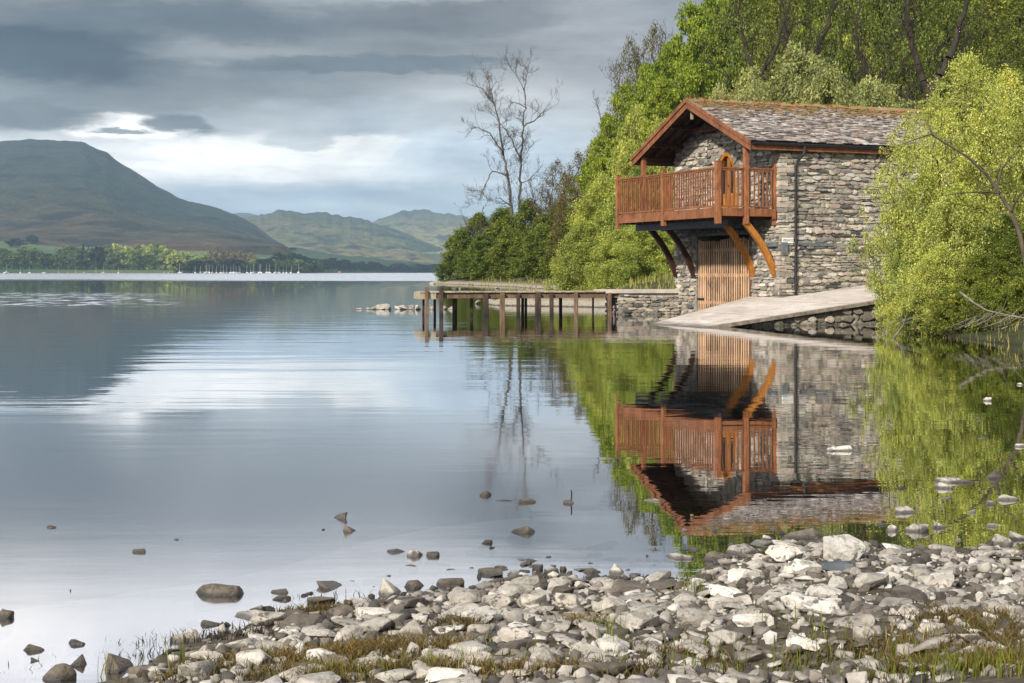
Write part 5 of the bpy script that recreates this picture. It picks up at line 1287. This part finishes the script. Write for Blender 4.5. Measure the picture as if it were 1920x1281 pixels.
# ------------------------------------------------------------------ rocks
def rock_mesh(seed, flat=.5, cuts=14, sub=2, rough=.03, bev=.05, small=False):
    """a water-worn angular stone: hull of points on a squashed ball, edges worn off, faces roughened"""
    import bmesh
    rng = np.random.default_rng(seed); bm = bmesh.new(); asp = rng.uniform(.6, .85)
    P_ = rng.normal(size=(cuts, 3)); P_ /= np.linalg.norm(P_, axis=1, keepdims=True)
    P_ = np.sign(P_)*np.abs(P_)**.8
    P_ *= np.array([1, asp, flat])*rng.uniform(.85, 1.1, (cuts, 1)); sh = rng.uniform(-.35, .35); P_[:, 2] += P_[:, 0]*sh*flat
    for q in P_: bm.verts.new(q)
    r_ = bmesh.ops.convex_hull(bm, input=bm.verts[:]); bmesh.ops.delete(bm, geom=[v for v in bm.verts if not v.link_faces], context='VERTS')
    bmesh.ops.dissolve_limit(bm, angle_limit=.12, verts=bm.verts[:], edges=bm.edges[:])
    bmesh.ops.bevel(bm, geom=bm.edges[:], offset=bev*rng.uniform(.8, 1.5), segments=1 if small else 2, profile=.6, affect='EDGES', clamp_overlap=True)
    bmesh.ops.triangulate(bm, faces=bm.faces[:])
    if not small:
        for _ in range(sub):
            le = [e for e in bm.edges if e.calc_length() > (.22 if _ == 0 else .12)]
            if le: bmesh.ops.subdivide_edges(bm, edges=le, cuts=1); bmesh.ops.triangulate(bm, faces=bm.faces[:])
        bmesh.ops.smooth_vert(bm, verts=bm.verts[:], factor=.35, use_axis_x=True, use_axis_y=True, use_axis_z=True)
        V = np.array([v.co[:] for v in bm.verts]); ns = fbm(V[:, 0]*3+V[:, 2]*4+seed, V[:, 1]*3+V[:, 2]*2.3, 4, seed)+.8*fbm(V[:, 0]*9+V[:, 2]*5, V[:, 1]*9-V[:, 2]*7, 2, seed+1)
        for v, k_ in zip(bm.verts, 1+rough*3*ns): v.co = v.co*float(k_)
    bmesh.ops.recalc_face_normals(bm, faces=bm.faces[:])
    me = bpy.data.meshes.new('rock'); bm.to_mesh(me); bm.free()
    V = np.array([v.co[:] for v in me.vertices]); sc = 1/np.abs(V[:, 0]).max(); V *= sc
    me.vertices.foreach_set('co', V.astype(np.float32).ravel()); me.polygons.foreach_set('use_smooth', np.ones(len(me.polygons), bool))
    me['h'] = float(V[:, 2].max()); me['w'] = float(np.abs(V[:, 1]).max())
    try: me.set_sharp_from_angle(angle=radians(38))
    except Exception: pass
    return me
RM = {}
for k_ in ('rock', 'rock_dark', 'rock_white', 'rock_blue'):
    RM[k_] = []
base_r = [rock_mesh(100+i, f_, c_, 2, .03, b_) for i, (f_, c_, b_) in enumerate([(.34, 14, .05), (.42, 20, .08), (.5, 16, .05), (.3, 12, .04), (.38, 26, .09), (.6, 16, .06), (.46, 12, .05), (.28, 16, .04), (.55, 18, .05), (.36, 14, .04), (.5, 30, .10), (.32, 16, .05)])]
for k_ in RM:
    for b_ in base_r:
        c_ = b_.copy(); c_.materials.append(M[k_]); RM[k_].append(c_)
rk = random.Random(77)
def put_rock(x, y, z, rx, ry, rz_, key, label, group=None, rot=None, tilt=.15, vi=None, name='rock'):
    me = RM[key][rk.randrange(12) if vi is None else vi]; o_ = link(name, me)
    o_.location = (x, y, z); o_.scale = (rx, ry/me['w'], rz_/me['h'])
    o_.rotation_euler = (rk.uniform(-tilt, tilt), rk.uniform(-tilt, tilt), rk.uniform(0, 6.28) if rot is None else rot)
    tag(o_, label, 'rock', group); return o_
def SZ(x, y): return float(shore_z(np.array([x]), np.array([y]))[0])
# (px, waterline row, width px, height px above it, material, label) -- stones standing in the lake
LAKE = [
 (635, 974, 36, 20, 'rock_dark', 'upper of two small dark stones close together in the open water', 2), (650, 998, 48, 19, 'rock_dark', 'lower of two small dark stones close together in the open water', 5),
 (606, 994, 18, 4, 'rock_dark', 'tiny dark sliver of stone left of the two close stones', 3), (909, 930, 27, 13, 'rock_dark', 'small dark stone under the reflection of the bare trees', 10),
 (992, 942, 46, 9, 'rock_dark', 'low dark stone at the right end of the long thin one', 9), (950, 940, 62, 4, 'rock_dark', 'long thin stone barely above the water', 7),
 (1066, 944, 24, 11, 'rock_dark', 'small dark stone with a short stick standing on it', 8), (978, 1001, 60, 17, 'rock_dark', 'dark notched stone alone in the water, highest at its right end', 6),
 (93, 990, 27, 7, 'rock_dark', 'flat brown stone nearest the left edge in open water', 4), (265, 1036, 36, 9, 'rock_dark', 'small flat pointed stone left of centre in open water', 9), (327, 1013, 20, 4, 'rock_dark', 'faint flat stone just awash, above the pointed one', 7),
 (131, 1109, 8, 6, 'rock_dark', 'tiny round black stone alone on the left', 2), (397, 1118, 120, 30, 'rock_dark', 'long dark boulder with a pale back like a basking seal', 4),
 (6, 1160, 36, 26, 'rock_dark', 'brown stone cut by the left edge of the picture', 8), (392, 1172, 44, 14, 'rock_dark', 'pointed dark stone right of the grass blades by the shore', 1),
 (910, 1020, 31, 9, 'rock_dark', 'small flat stone alone in the water near the middle', 0), (922, 1028, 14, 6, 'rock_dark', 'very small stone under the flat one near the middle', 1),
 (738, 1038, 66, 8, 'rock_dark', 'long low dark stone leading to a rounded one', 3), (779, 1044, 34, 20, 'rock', 'rounded brown stone between a long low one and a reddish one', 10), (808, 1044, 34, 12, 'rock_dark', 'small reddish grey stone right of the rounded brown one', 9),
 (765, 1062, 44, 4, 'rock', 'thin flat stone awash below the rounded brown one', 7),
 (722, 1118, 78, 46, 'rock', 'large pale boulder with brown stains standing at the water edge', 5), (776, 1104, 70, 20, 'rock_dark', 'low grey slab behind the large stained boulder', 3), (790, 1122, 50, 16, 'rock_dark', 'dark wedge of rock right of the large stained boulder', 8), (838, 1100, 70, 18, 'rock_dark', 'dark flat stone with weed right of the large boulder', 9),
 (988, 1106, 60, 38, 'rock', 'square pale boulder standing in the shallows near the middle', 2), (1054, 1087, 60, 12, 'rock_dark', 'low grey stone right of the square pale boulder', 7), (1106, 1074, 34, 14, 'rock_dark', 'small dark stone left of a blocky pinkish one', 10), (1153, 1076, 62, 28, 'rock', 'blocky pinkish grey stone in the shallows', 5), (1150, 1084, 76, 6, 'rock_dark', 'flat dark slab at the foot of the blocky pinkish stone', 3),
 (504, 1176, 74, 40, 'rock', 'pale brown boulder by the weeds at the left part of the shore', 8), (530, 1112, 46, 9, 'rock_dark', 'flat grey stone above the pale brown boulder', 9), (520, 1126, 50, 12, 'rock_dark', 'dark striped stone just behind the pale brown boulder', 7), (578, 1115, 26, 6, 'rock_dark', 'tiny flat stone right of the flat grey one', 1),
 (65, 1220, 54, 17, 'rock_dark', 'pair-like low brown stone near the bottom left corner', 6), (136, 1210, 50, 14, 'rock_dark', 'smooth dark oval stone near the bottom left', 4), (68, 1240, 30, 10, 'rock_dark', 'small dark stone below the low brown one at bottom left', 2), (150, 1248, 64, 28, 'rock_dark', 'wedge shaped dark stone at the bottom left', 5),
 (1000, 1053, 30, 7, 'rock_dark', 'small flat stone awash left of a paired one', 0), (1030, 1046, 26, 4, 'rock_dark', 'thin stone awash above the square boulder', 3), (1216, 1043, 12, 5, 'rock_dark', 'tiny stone awash right of the blocky pinkish one', 2), (1270, 1048, 80, 12, 'rock', 'pale stone just under the surface where the green reflection ends', 4),
 (1571, 846, 62, 16, 'rock_white', 'white flat stone alone in the reflection of the boathouse wall', 11), (1854, 752, 20, 12, 'rock_white', 'small white stone in the green reflection at the upper right', 8), (1915, 722, 26, 6, 'rock_white', 'white stone at the right edge by the fallen branches', 3), (1834, 787, 10, 6, 'rock_dark', 'tiny dark stone below the small white one', 2),
 (1843, 823, 16, 4, 'rock_white', 'tiny white stone above the group of flat ones at the right', 1), (1912, 838, 26, 8, 'rock_white', 'white stone touching the right edge above the dark lump', 9),
 (1871, 898, 62, 24, 'rock_dark', 'dark rounded lump of rock at the end of a row of flat stones', 5), (1775, 905, 66, 12, 'rock', 'flat pale stone at the left end of the row in the green reflection', 9), (1815, 906, 70, 9, 'rock_dark', 'long dark flat stone between the pale one and the dark lump', 7), (1768, 916, 46, 16, 'rock', 'rounded pale stone in front of the flat row', 4),
 (1894, 938, 56, 14, 'rock', 'grainy grey stone near the right edge', 6), (1857, 946, 34, 12, 'rock', 'striped pale stone beside the grainy grey one', 3), (1697, 962, 48, 18, 'rock', 'pointed grey stone alone in the green reflection', 8), (1690, 917, 22, 7, 'rock_dark', 'small stone at the end of the roof reflection', 1),
 (1215, 940, 52, 5, 'rock_white', 'pale flat slab awash beside the gable reflection', 7), (1341, 997, 26, 10, 'rock_dark', 'small dark and white stone below the gable reflection', 5), (1284, 994, 18, 5, 'rock_white', 'tiny pale stone at the tip of the gable reflection', 1), (1447, 963, 14, 5, 'rock_white', 'tiny white stone in the roof reflection', 2),
 (1675, 996, 26, 18, 'rock_white', 'small white pointed stone, left of three in the green shallows', 10), (1725, 997, 56, 24, 'rock', 'grey pointed stone, largest of three in the green shallows', 8), (1764, 990, 36, 16, 'rock_white', 'white and dark stone, right of three in the green shallows', 2), (1652, 985, 24, 8, 'rock_dark', 'small purple grey stone left of the three in the shallows', 4),
 (1770, 936, 38, 4, 'rock_white', 'thin white stone awash below the flat row', 7), (1762, 952, 16, 4, 'rock_white', 'very small white stone awash in the green reflection', 0), (1825, 961, 20, 8, 'rock_white', 'small white egg shaped stone in the green reflection', 10), (1865, 988, 28, 8, 'rock', 'small speckled stone near the right edge', 9), (1634, 1016, 34, 4, 'rock', 'flat stone just awash behind the heap of boulders', 7),
 (1885, 1022, 50, 28, 'rock', 'grey layered stone near the right edge of the shallows', 6), (1912, 1012, 40, 24, 'rock', 'pale stone at the right edge of the shallows', 2), (1800, 1014, 30, 6, 'rock_white', 'small pale stone awash left of the layered one', 3), (1905, 1040, 50, 12, 'rock', 'low pale stone below the layered one', 9)]
placed = []
def GROUND_PX(px, row):
    z = 0.0
    for _ in range(12):
        x, y, _q = GP(px, row, z); z = .5*z+.5*max(SZ(x, y), 0.0) if y < 19 else 0.0
    return GP(px, row, z)[:2]
def put_px(px, base, w, hgt, key, lab, vi, zoff=None, name='rock'):
    x, y, _ = GP(px, base, 0.0); g = SZ(x, y) if y < 19 else -.6
    if g > 0: x, y = GROUND_PX(px, base); g = SZ(x, y)
    s_ = y/F; rx = w/2*s_; hh = hgt*s_; ry = rx*rk.uniform(.55, .8) if w < 3*hgt else rx*.45
    z0 = max(g, 0)
    if g < 0: rzv = hh*1.25+.02; zc = z0+hh-rzv*.98
    else: rzv = hh*.62; zc = z0+hh-rzv*.98
    y2 = y+ry*.8; placed.append((x, y2, rx, ry))
    return put_rock(x, y2, zc, rx, ry, rzv, key, lab, None, rot=rk.uniform(-.3, .3)+(pi if rk.random() < .5 else 0), tilt=.1, vi=vi, name=name)
for r_ in LAKE: put_px(*r_[:3], r_[3]*.62, *r_[4:])
# boulders and large stones lying on the shore
BIG = [
 (1396, 1040, 112, 20, 'rock', 'long flat pale stone at the back of the stony shore', 3), (1342, 1052, 68, 22, 'rock_dark', 'dark rounded stone with a pale back left of the flat one', 4), (1510, 1012, 92, 22, 'rock_dark', 'knobbly dark rock at the back of the heap', 6),
 (1476, 1022, 46, 14, 'rock', 'pale low stone under the knobbly dark rock', 1), (1480, 1056, 80, 42, 'rock_white', 'white boulder with a black side behind the pale blocky one', 4), (1500, 1080, 98, 42, 'rock_white', 'blocky white boulder with a ragged face', 5), (1582, 1052, 96, 62, 'rock_white', 'tall white boulder, highest in the heap on the shore', 8),
 (1582, 1074, 82, 24, 'rock_blue', 'blue grey slate slab leaning on the tall white boulder', 9), (1395, 1092, 86, 32, 'rock_white', 'pale oval boulder left of the blocky white one', 4), (1420, 1066, 46, 18, 'rock', 'small stone with dark top behind the pale oval boulder', 10), (1643, 1106, 70, 40, 'rock', 'smooth grey boulder with a dark base and a peaked top', 8), (1697, 1108, 40, 30, 'rock', 'rounded tan stone right of the smooth grey boulder', 10),
 (1755, 1092, 46, 22, 'rock_white', 'cream topped stone in the shallow pool at the right', 1), (1770, 1100, 56, 14, 'rock', 'long speckled stone in front of the cream topped one', 3), (1365, 1124, 76, 32, 'rock_white', 'white sloping stone in front of the pale oval boulder', 0), (1440, 1118, 62, 20, 'rock_dark', 'flat stone with a black lichened end', 9), (1540, 1122, 84, 30, 'rock_white', 'bright white stone below the slate slab', 3),
 (1530, 1152, 124, 38, 'rock_white', 'broad flat white slab, brightest on the shore', 11), (1385, 1150, 64, 22, 'rock', 'pale ridge backed stone below the white sloping one', 7), (1330, 1080, 40, 16, 'rock', 'small pale stone left of the oval boulder', 1), (1310, 1098, 36, 18, 'rock_white', 'small white rounded stone at the left end of the heap', 10),
 (866, 1138, 84, 42, 'rock', 'large smooth pink white stone at the water edge left of centre', 4), (930, 1142, 66, 34, 'rock', 'brown and white stone beside the large smooth one', 8), (1000, 1140, 60, 36, 'rock', 'pointed pale stone below the square boulder', 8), (1070, 1136, 66, 30, 'rock', 'pale stone with a peaked top right of the pointed one', 0), (1050, 1118, 54, 22, 'rock_dark', 'grey flat stone behind the peaked one', 9),
 (1140, 1150, 70, 36, 'rock', 'grey stone with an olive face near the middle of the shore', 5), (1205, 1180, 100, 46, 'rock', 'broad tan slab with dark moss on its lower edge', 4), (1300, 1176, 84, 42, 'rock', 'tan pointed slab beside the mossy one', 8), (1290, 1142, 44, 20, 'rock', 'small pale stone between two tan slabs', 2), (1420, 1186, 86, 42, 'rock_white', 'cream coloured slab right of the tan ones', 1),
 (1370, 1210, 66, 34, 'rock', 'pale rounded cobble below the cream slab', 10), (1620, 1200, 50, 30, 'rock', 'tan leaning stone below the white slab', 8), (1710, 1158, 66, 28, 'rock', 'long pale tan stone right of the white slab', 3), (1745, 1190, 60, 26, 'rock', 'flat tan stone in the right part of the shore', 9), (1760, 1222, 112, 34, 'rock', 'long flat stone near the bottom right', 11), (1870, 1150, 72, 24, 'rock', 'flat pale slab near the right edge', 3),
 (735, 1180, 56, 40, 'rock', 'tilted pale stone above the grass tuft', 8), (775, 1195, 60, 42, 'rock', 'pale wedge shaped stone right of the tilted one', 5), (700, 1188, 70, 34, 'rock', 'long pale stone sloping down to the left', 0), (655, 1200, 50, 34, 'rock', 'white rounded stone with a dark split', 10), (600, 1200, 66, 26, 'rock', 'flat grey stone at the end of the dark slabs', 7),
 (640, 1160, 64, 20, 'rock_dark', 'dark flat slab at the water edge left of centre', 3), (560, 1160, 60, 18, 'rock_dark', 'weedy low stone between the brown boulder and the slab', 9), (970, 1210, 74, 40, 'rock', 'pale domed stone in the middle foreground', 4), (1020, 1250, 62, 54, 'rock', 'upright pale block in the middle foreground', 5), (900, 1190, 60, 26, 'rock', 'stone with a dry grass clump on its left', 1),
 (205, 1262, 90, 46, 'rock_dark', 'large brown boulder with a white top at the bottom left', 5), (105, 1276, 66, 38, 'rock_dark', 'rounded brown stone left of the large one at the bottom', 10), (265, 1268, 60, 26, 'rock_dark', 'dark rounded stone right of the large brown boulder', 4), (350, 1205, 60, 28, 'rock', 'rounded stone at the water edge beside tall grass blades', 1), (385, 1240, 66, 26, 'rock', 'white flat stone at the lower left of the shore', 3), (470, 1255, 70, 44, 'rock', 'pale stone behind grass at the lower left', 8),
 (500, 1225, 80, 30, 'rock', 'large smooth tan stone at the lower left', 4), (600, 1245, 60, 34, 'rock_white', 'rounded white stone in the grass at the lower left', 10), (820, 1240, 76, 30, 'rock', 'domed stone among dry grass near the bottom', 1), (830, 1280, 110, 32, 'rock_white', 'large white stone cut by the bottom edge', 4), (740, 1280, 80, 30, 'rock', 'pale stone left of the one cut by the bottom edge', 0)]
for r_ in BIG: put_px(*r_[:3], r_[3]*.70, *r_[4:])
# cobbles filling the shore between the large stones
GRP = {'rock': ('pale grey or tan cobble among the stones of the near shore', 'pale cobbles of the near shore'), 'rock_dark': ('dark brown grey cobble among the stones of the near shore', 'dark cobbles of the near shore'),
       'rock_white': ('whitish cobble among the stones of the near shore', 'whitish cobbles of the near shore')}
def cob_label(key, x, y, d):
    tone = {'rock': 'pale', 'rock_dark': 'dark', 'rock_white': 'whitish'}[key]; pxx = 960+x/y*F
    a = 'at the left end of the stony shore' if pxx < 500 else 'left of centre on the stony shore' if pxx < 850 else 'in the middle of the stony shore' if pxx < 1200 else 'right of centre below the white boulders' if pxx < 1560 else 'at the right end of the stony shore'
    b = 'close to the water edge' if d < .45 else 'halfway up the beach' if d < 1.3 else 'near the grassy bottom edge'
    return tone+' cobble '+a+', '+b, tone+' cobbles '+a+', '+b
cnt = 0; tries = 0
def shore_d(x, y): return float(np.interp(x, SH[:, 0], SH[:, 1]))-y
sizes = sorted([rk.uniform(.038, .095)*(1.0 if rk.random() < .7 else 1.25) for _ in range(195)], reverse=True)
for s_ in sizes:
    for t_ in range(60):
        y = rk.uniform(4.3, 7.9); x = rk.uniform(-1.75, 2.75)*y/7.6*1.05+.15
        d = shore_d(x, y)
        if d < -1.0 or (d < 0 and rk.random() < .45+.3*(-d)): continue
        pxx = 960+x/y*F
        if pxx < 60 or pxx > 1925: continue
        if hypot((x-1.04)/.36, (y-4.86)/.20) < 1: continue
        if all(hypot((x-a)/(rx+s_*.8), (y-b)/(ry+s_*.6)) > 1 for a, b, rx, ry in placed): break
    else: continue
    key = rk.choices(['rock', 'rock_dark', 'rock_white'], [6, 1.3, 1.6])[0]
    if d < .05: key = rk.choice(['rock', 'rock_dark'])
    g = SZ(x, y); ry = s_*rk.uniform(.6, .85); placed.append((x, y, s_, ry)); h_ = s_*rk.uniform(.18, .36)
    put_rock(x, y, g+h_*rk.uniform(.15, .45), s_, ry, h_, key, *cob_label(key, x, y, d), tilt=.28); cnt += 1
print('cobbles', cnt, 'all', len(placed))
# the rest of the shingle as one mass
def scatter_rocks(name, pts, key, sub_list, label):
    Vs, Fs, off = [], [], 0
    bank = []
    for b_ in sub_list:
        V = np.array([v.co[:] for v in b_.vertices]); F_ = np.array([p.vertices[:] for p in b_.polygons]); bank.append((V, F_))
    for (x, y, z, s_) in pts:
        V, F_ = bank[rk.randrange(len(bank))]; a = rk.uniform(0, 6.28); ta = rk.uniform(-.35, .35); c_, sn = cos(a), sin(a)
        Vv = V*np.array([s_, s_, s_*rk.uniform(.8, 1.5)]); Vv = np.stack([Vv[:, 0], Vv[:, 1]*cos(ta)-Vv[:, 2]*sin(ta), Vv[:, 1]*sin(ta)+Vv[:, 2]*cos(ta)], 1)
        Vv = np.stack([Vv[:, 0]*c_-Vv[:, 1]*sn, Vv[:, 0]*sn+Vv[:, 1]*c_, Vv[:, 2]], 1)+np.array([x, y, z]); Vs.append(Vv); Fs.append(F_+off); off += len(V)
    me = np_mesh(name, np.vstack(Vs), np.vstack(Fs), True); o_ = link(name, me, M[key]); tag(o_, label, 'stones', None, 'stuff'); return o_
m_, N, o = mat('shingle')
g = N.n('ShaderNodeNewGeometry'); n1 = N.noise(g.outputs['Position'], 30, 5, .6)
c_ = N.ramp(g.outputs['Random Per Island'], [(0, (.05, .045, .04)), (.3, (.13, .112, .09)), (.6, (.30, .27, .23)), (.85, (.42, .385, .335)), (1, (.58, .55, .49))])
c_ = N.mix(1.0, c_, N.ramp(n1, [(.3, (.65, .65, .65)), (.7, (1.15, 1.15, 1.15))]), 'MULTIPLY')
z = N.n('ShaderNodeSeparateXYZ', ins={0: g.outputs['Position']}).outputs[2]
c_ = N.mix(N.rng(z, .016, .026, .85, 0), c_, (.03, .027, .022)); fin(N, o, c_, .8, n1, .5, .006); M['shingle'] = m_
low = [rock_mesh(300+i, f_, 11, 2, .04, .07, True) for i, f_ in enumerate([.35, .45, .55, .4, .5, .3, .6])]
pts = []
for _ in range(15000):
    y = rk.uniform(4.2, 8.6); x = rk.uniform(-2.0, 4.6)*y/7.6*1.05+.1; d = shore_d(x, y)
    if d < -.5 or (d < 0 and rk.random() < .75): continue
    if hypot((x-1.04)/.3, (y-4.86)/.16) < 1 and rk.random() < .8: continue
    s_ = .008+.034*rk.random()**2.6; pts.append((x, y, SZ(x, y)+s_*.2, s_))
scatter_rocks('shingle', pts, 'shingle', low, 'small loose shingle filling the gaps between the stones of the near shore')
# stones along the spit and the line of rocks running out from it
for (px, w, hgt, lab) in [(674, 10, 3, 'farthest and smallest stone of the line running out from the spit'), (700, 12, 5, 'small stone third from the open end of the rock line'), (712, 20, 9, 'pale lumpy rock near the open end of the line'), (722, 18, 11, 'largest pale rock just before the gap in the line'), (690, 10, 4, 'low stone between the first small ones of the rock line'),
                       (745, 14, 7, 'first rock right of the gap in the line'), (757, 16, 8, 'dark based rock second right of the gap'), (770, 16, 9, 'rounded rock third right of the gap'), (782, 16, 9, 'rock just left of the jetty end posts'), (798, 14, 7, 'rock behind the jetty end posts'), (812, 14, 6, 'rock seen between the first jetty piles'), (832, 14, 8, 'brown rock behind the third jetty pile'), (846, 14, 6, 'small rock where the spit begins')]:
    x, y, _ = GP(px, 580.5, 0); s_ = y/F; put_rock(x, y, hgt*s_*.25, w*s_*.62, w*s_*.4, hgt*s_*.8, 'rock', lab, None, tilt=.1)
for (px, row, w, hgt, lab) in [(812, 533, 16, 4, 'low flat rock at the very tip of the wooded point'), (852, 530, 18, 7, 'pale boulder on the tip of the wooded point'), (884, 530, 9, 5, 'small pale boulder right of the larger one on the point'), (862, 542, 6, 3, 'tiny stone awash in the bay behind the jetty'), (932, 541, 12, 4, 'pale stone at the edge of the reeds in the bay'), (1040, 543, 18, 5, 'grey boulder at the right of the bay behind the jetty'),
                              (896, 570, 16, 7, 'white boulder on the spit behind the jetty piles'), (925, 568, 26, 7, 'broad pale boulder on the spit, middle of the jetty'), (1000, 566, 20, 5, 'pale boulder on the spit under the jetty deck')]:
    x, y, _ = GP(px, row, 0); s_ = y/F; put_rock(x, y, max(ground_at(x, y), 0)+hgt*s_*.15, w*s_*.5, w*s_*.4, hgt*s_*.8, 'rock', lab)

# ------------------------------------------------------------------ grasses, reeds, weeds
def blades(name, pts, matr, label, wid=.0035, cat='grass', bend=.5, seed=1):
    rng = np.random.default_rng(seed); P_ = np.array([p_[:3] for p_ in pts]); H_ = np.array([p_[3] for p_ in pts])[:, None]; n = len(P_)
    th = rng.uniform(0, 2*pi, (n, 1)); d = np.concatenate([np.cos(th), np.sin(th), th*0], 1); lean = rng.uniform(0, bend, (n, 1))*H_
    th2 = rng.uniform(0, 2*pi, (n, 1)); s_ = np.concatenate([np.cos(th2), np.sin(th2), th2*0], 1)*wid*rng.uniform(.6, 1.4, (n, 1)); up = np.array([[0, 0, 1.]])
    m1 = P_+up*H_*.55+d*lean*.3; tp = P_+up*H_*.97+d*lean
    V = np.stack([P_-s_, P_+s_, m1+s_*.8, m1-s_*.8, tp, tp+s_*.1], 1).reshape(-1, 3)
    b = np.arange(n)[:, None]*6; Fc = np.concatenate([b+np.array([[0, 1, 2, 3]]), b+np.array([[3, 2, 5, 4]])], 0)
    o_ = link(name, np_mesh(name, V, Fc), matr); tag(o_, label, cat, None, 'stuff'); return o_
rg_ = np.random.default_rng(8)
def patch_pts(n, cx, cy, sx, sy, h0, h1):
    out_ = []
    for _ in range(int(n*.95)):
        x, y = cx+rg_.normal()*sx, cy+rg_.normal()*sy
        if y > 4.15: out_.append((x, y, SZ(x, y)-.002, rg_.uniform(h0, h1)))
    return out_
def pxc(px, row): return GROUND_PX(px, row)
dry, grn = [], []
for (px, row, n, sx, sy) in [(620, 1235, 1500, .10, .10), (700, 1225, 1700, .10, .09), (800, 1220, 1200, .09, .07), (730, 1262, 1500, .14, .06), (470, 1240, 900, .09, .08), (860, 1175, 500, .05, .05), (400, 1262, 700, .1, .05), (560, 1270, 1200, .12, .05), (950, 1262, 500, .08, .05), (1090, 1170, 300, .04, .03),
                            (1310, 1240, 500, .12, .06), (1150, 1262, 700, .14, .05), (1800, 1160, 900, .10, .10), (1880, 1200, 2600, .14, .14), (1840, 1250, 2200, .14, .06), (1760, 1262, 900, .1, .04), (1600, 1240, 500, .12, .05), (600, 1150, 700, .07, .03), (1900, 1240, 1800, .1, .1), (1680, 1270, 900, .14, .04)]:
    x, y = pxc(px, row); dry += patch_pts(n, x, y, sx*1.1, sy, .014, .05)
for (px, row, n, sx, sy, h) in [(340, 1260, 20, .02, .03, .14), (590, 1270, 60, .05, .04, .07), (1150, 1215, 24, .03, .04, .12), (1130, 1180, 20, .02, .02, .10), (1480, 1262, 130, .16, .05, .07), (1640, 1265, 190, .18, .05, .08), (1750, 1270, 150, .12, .05, .07), (1850, 1262, 260, .14, .07, .08), (1420, 1180, 20, .04, .05, .1), (1560, 1210, 40, .08, .08, .10),
                               (700, 1265, 60, .2, .05, .07), (950, 1240, 40, .15, .06, .08), (1300, 1262, 90, .16, .05, .07), (1290, 1110, 60, .03, .08, .09), (240, 1265, 14, .05, .03, .1), (820, 1265, 50, .2, .04, .08)]:
    x, y = pxc(px, row); grn += patch_pts(n, x, y, sx, sy, h*.5, h*1.15)
blades('dry_grass', dry, M['dry_grass'], 'short dry matted grass between the stones of the near shore', .0022, bend=1.4, seed=2)
blades('green_grass', grn, M['green_grass'], 'thin green grass blades standing among the stones', .0016, bend=.45, seed=3)
wd_ = []
for (px, row, n, sx, sy) in [(380, 1190, 60, .12, .03), (440, 1205, 130, .12, .03), (300, 1205, 60, .12, .03), (620, 1150, 70, .1, .02), (560, 1180, 120, .12, .03), (1150, 1095, 40, .3, .05), (40, 1255, 40, .08, .04), (960, 1105, 30, .06, .02), (640, 1120, 30, .12, .02), (240, 1230, 50, .15, .03)]:
    x, y, _ = GP(px, row, 0)
    for _k in range(n):
        xx, yy = x+rg_.normal()*sx, y+rg_.normal()*sy; wd_.append((xx, yy, max(SZ(xx, yy), -.03)-.0, rg_.uniform(.02, .05)))
blades('water_weed', wd_, M['bark_dark'], 'dark weed stalks poking out of the shallow water by the shore', .0022, 'weed', 1.2, 4)
# reeds on the far side of the little bay, and on the right bank
rd = []
for _ in range(9000):
    x, y = rg_.uniform(-8, 12), rg_.uniform(58, 165); d = float(poly_sd(np.array([x]), np.array([y]), LP)[0])
    if y < 72 and x < 5: continue
    if -1.0 < d < 3.5 and rg_.uniform() < .8: rd.append((x, y, max(ground_at(x, y), -.2), rg_.uniform(.12, .5)))
for _ in range(1800):
    x, y = rg_.uniform(5.0, 9), rg_.uniform(52, 75); 
    if poly_sd(np.array([x]), np.array([y]), LP)[0] > .3: rd.append((x, y, ground_at(x, y), rg_.uniform(.15, .5)))
blades('reeds', rd, M['reed'], 'pale reeds and rough grass along the shore of the bay behind the jetty', .02, 'reeds', .4, 5)
rd = []
for _ in range(700):
    x, y = rg_.uniform(8.6, 12), rg_.uniform(26.5, 38); d = float(poly_sd(np.array([x]), np.array([y]), LP)[0])
    if -.9 < d < .8: rd.append((x, y, max(ground_at(x, y), -.15), rg_.uniform(.06, .26)))
blades('bank_grass', rd, M['reed'], 'thin pale stalks standing in the water along the right bank', .006, 'grass', .5, 6)
# the stick on the small stone
x, y, _ = GP(1071, 944, 0); sk = MB(); sk.tube([(x, y+.03, -.05), (x+.004, y+.03, .06), (x, y+.03, GP(1071, 944)[1]*24/F)], [.006, .005, .003], 6)
tag(sk.build('stick', M['bark_dark'], None, True), 'short dark stick standing up beside a small stone in the lake', 'stick')

# ------------------------------------------------------------------ the air between here and the fells
m_, N, o = mat('haze_air')
vv = N.n('ShaderNodeVolumePrincipled'); N.set(vv.inputs['Color'], (.56, .80, 1.0)); vv.inputs['Density'].default_value = .000125; vv.inputs['Anisotropy'].default_value = .2
N.nt.links.new(vv.outputs[0], o.inputs['Volume']); M['haze'] = m_
hb = MB(); hb.box(-9500, 9500, -3500, 12500, -12, 345); tag(hb.build('haze', M['haze']), kind='stuff')
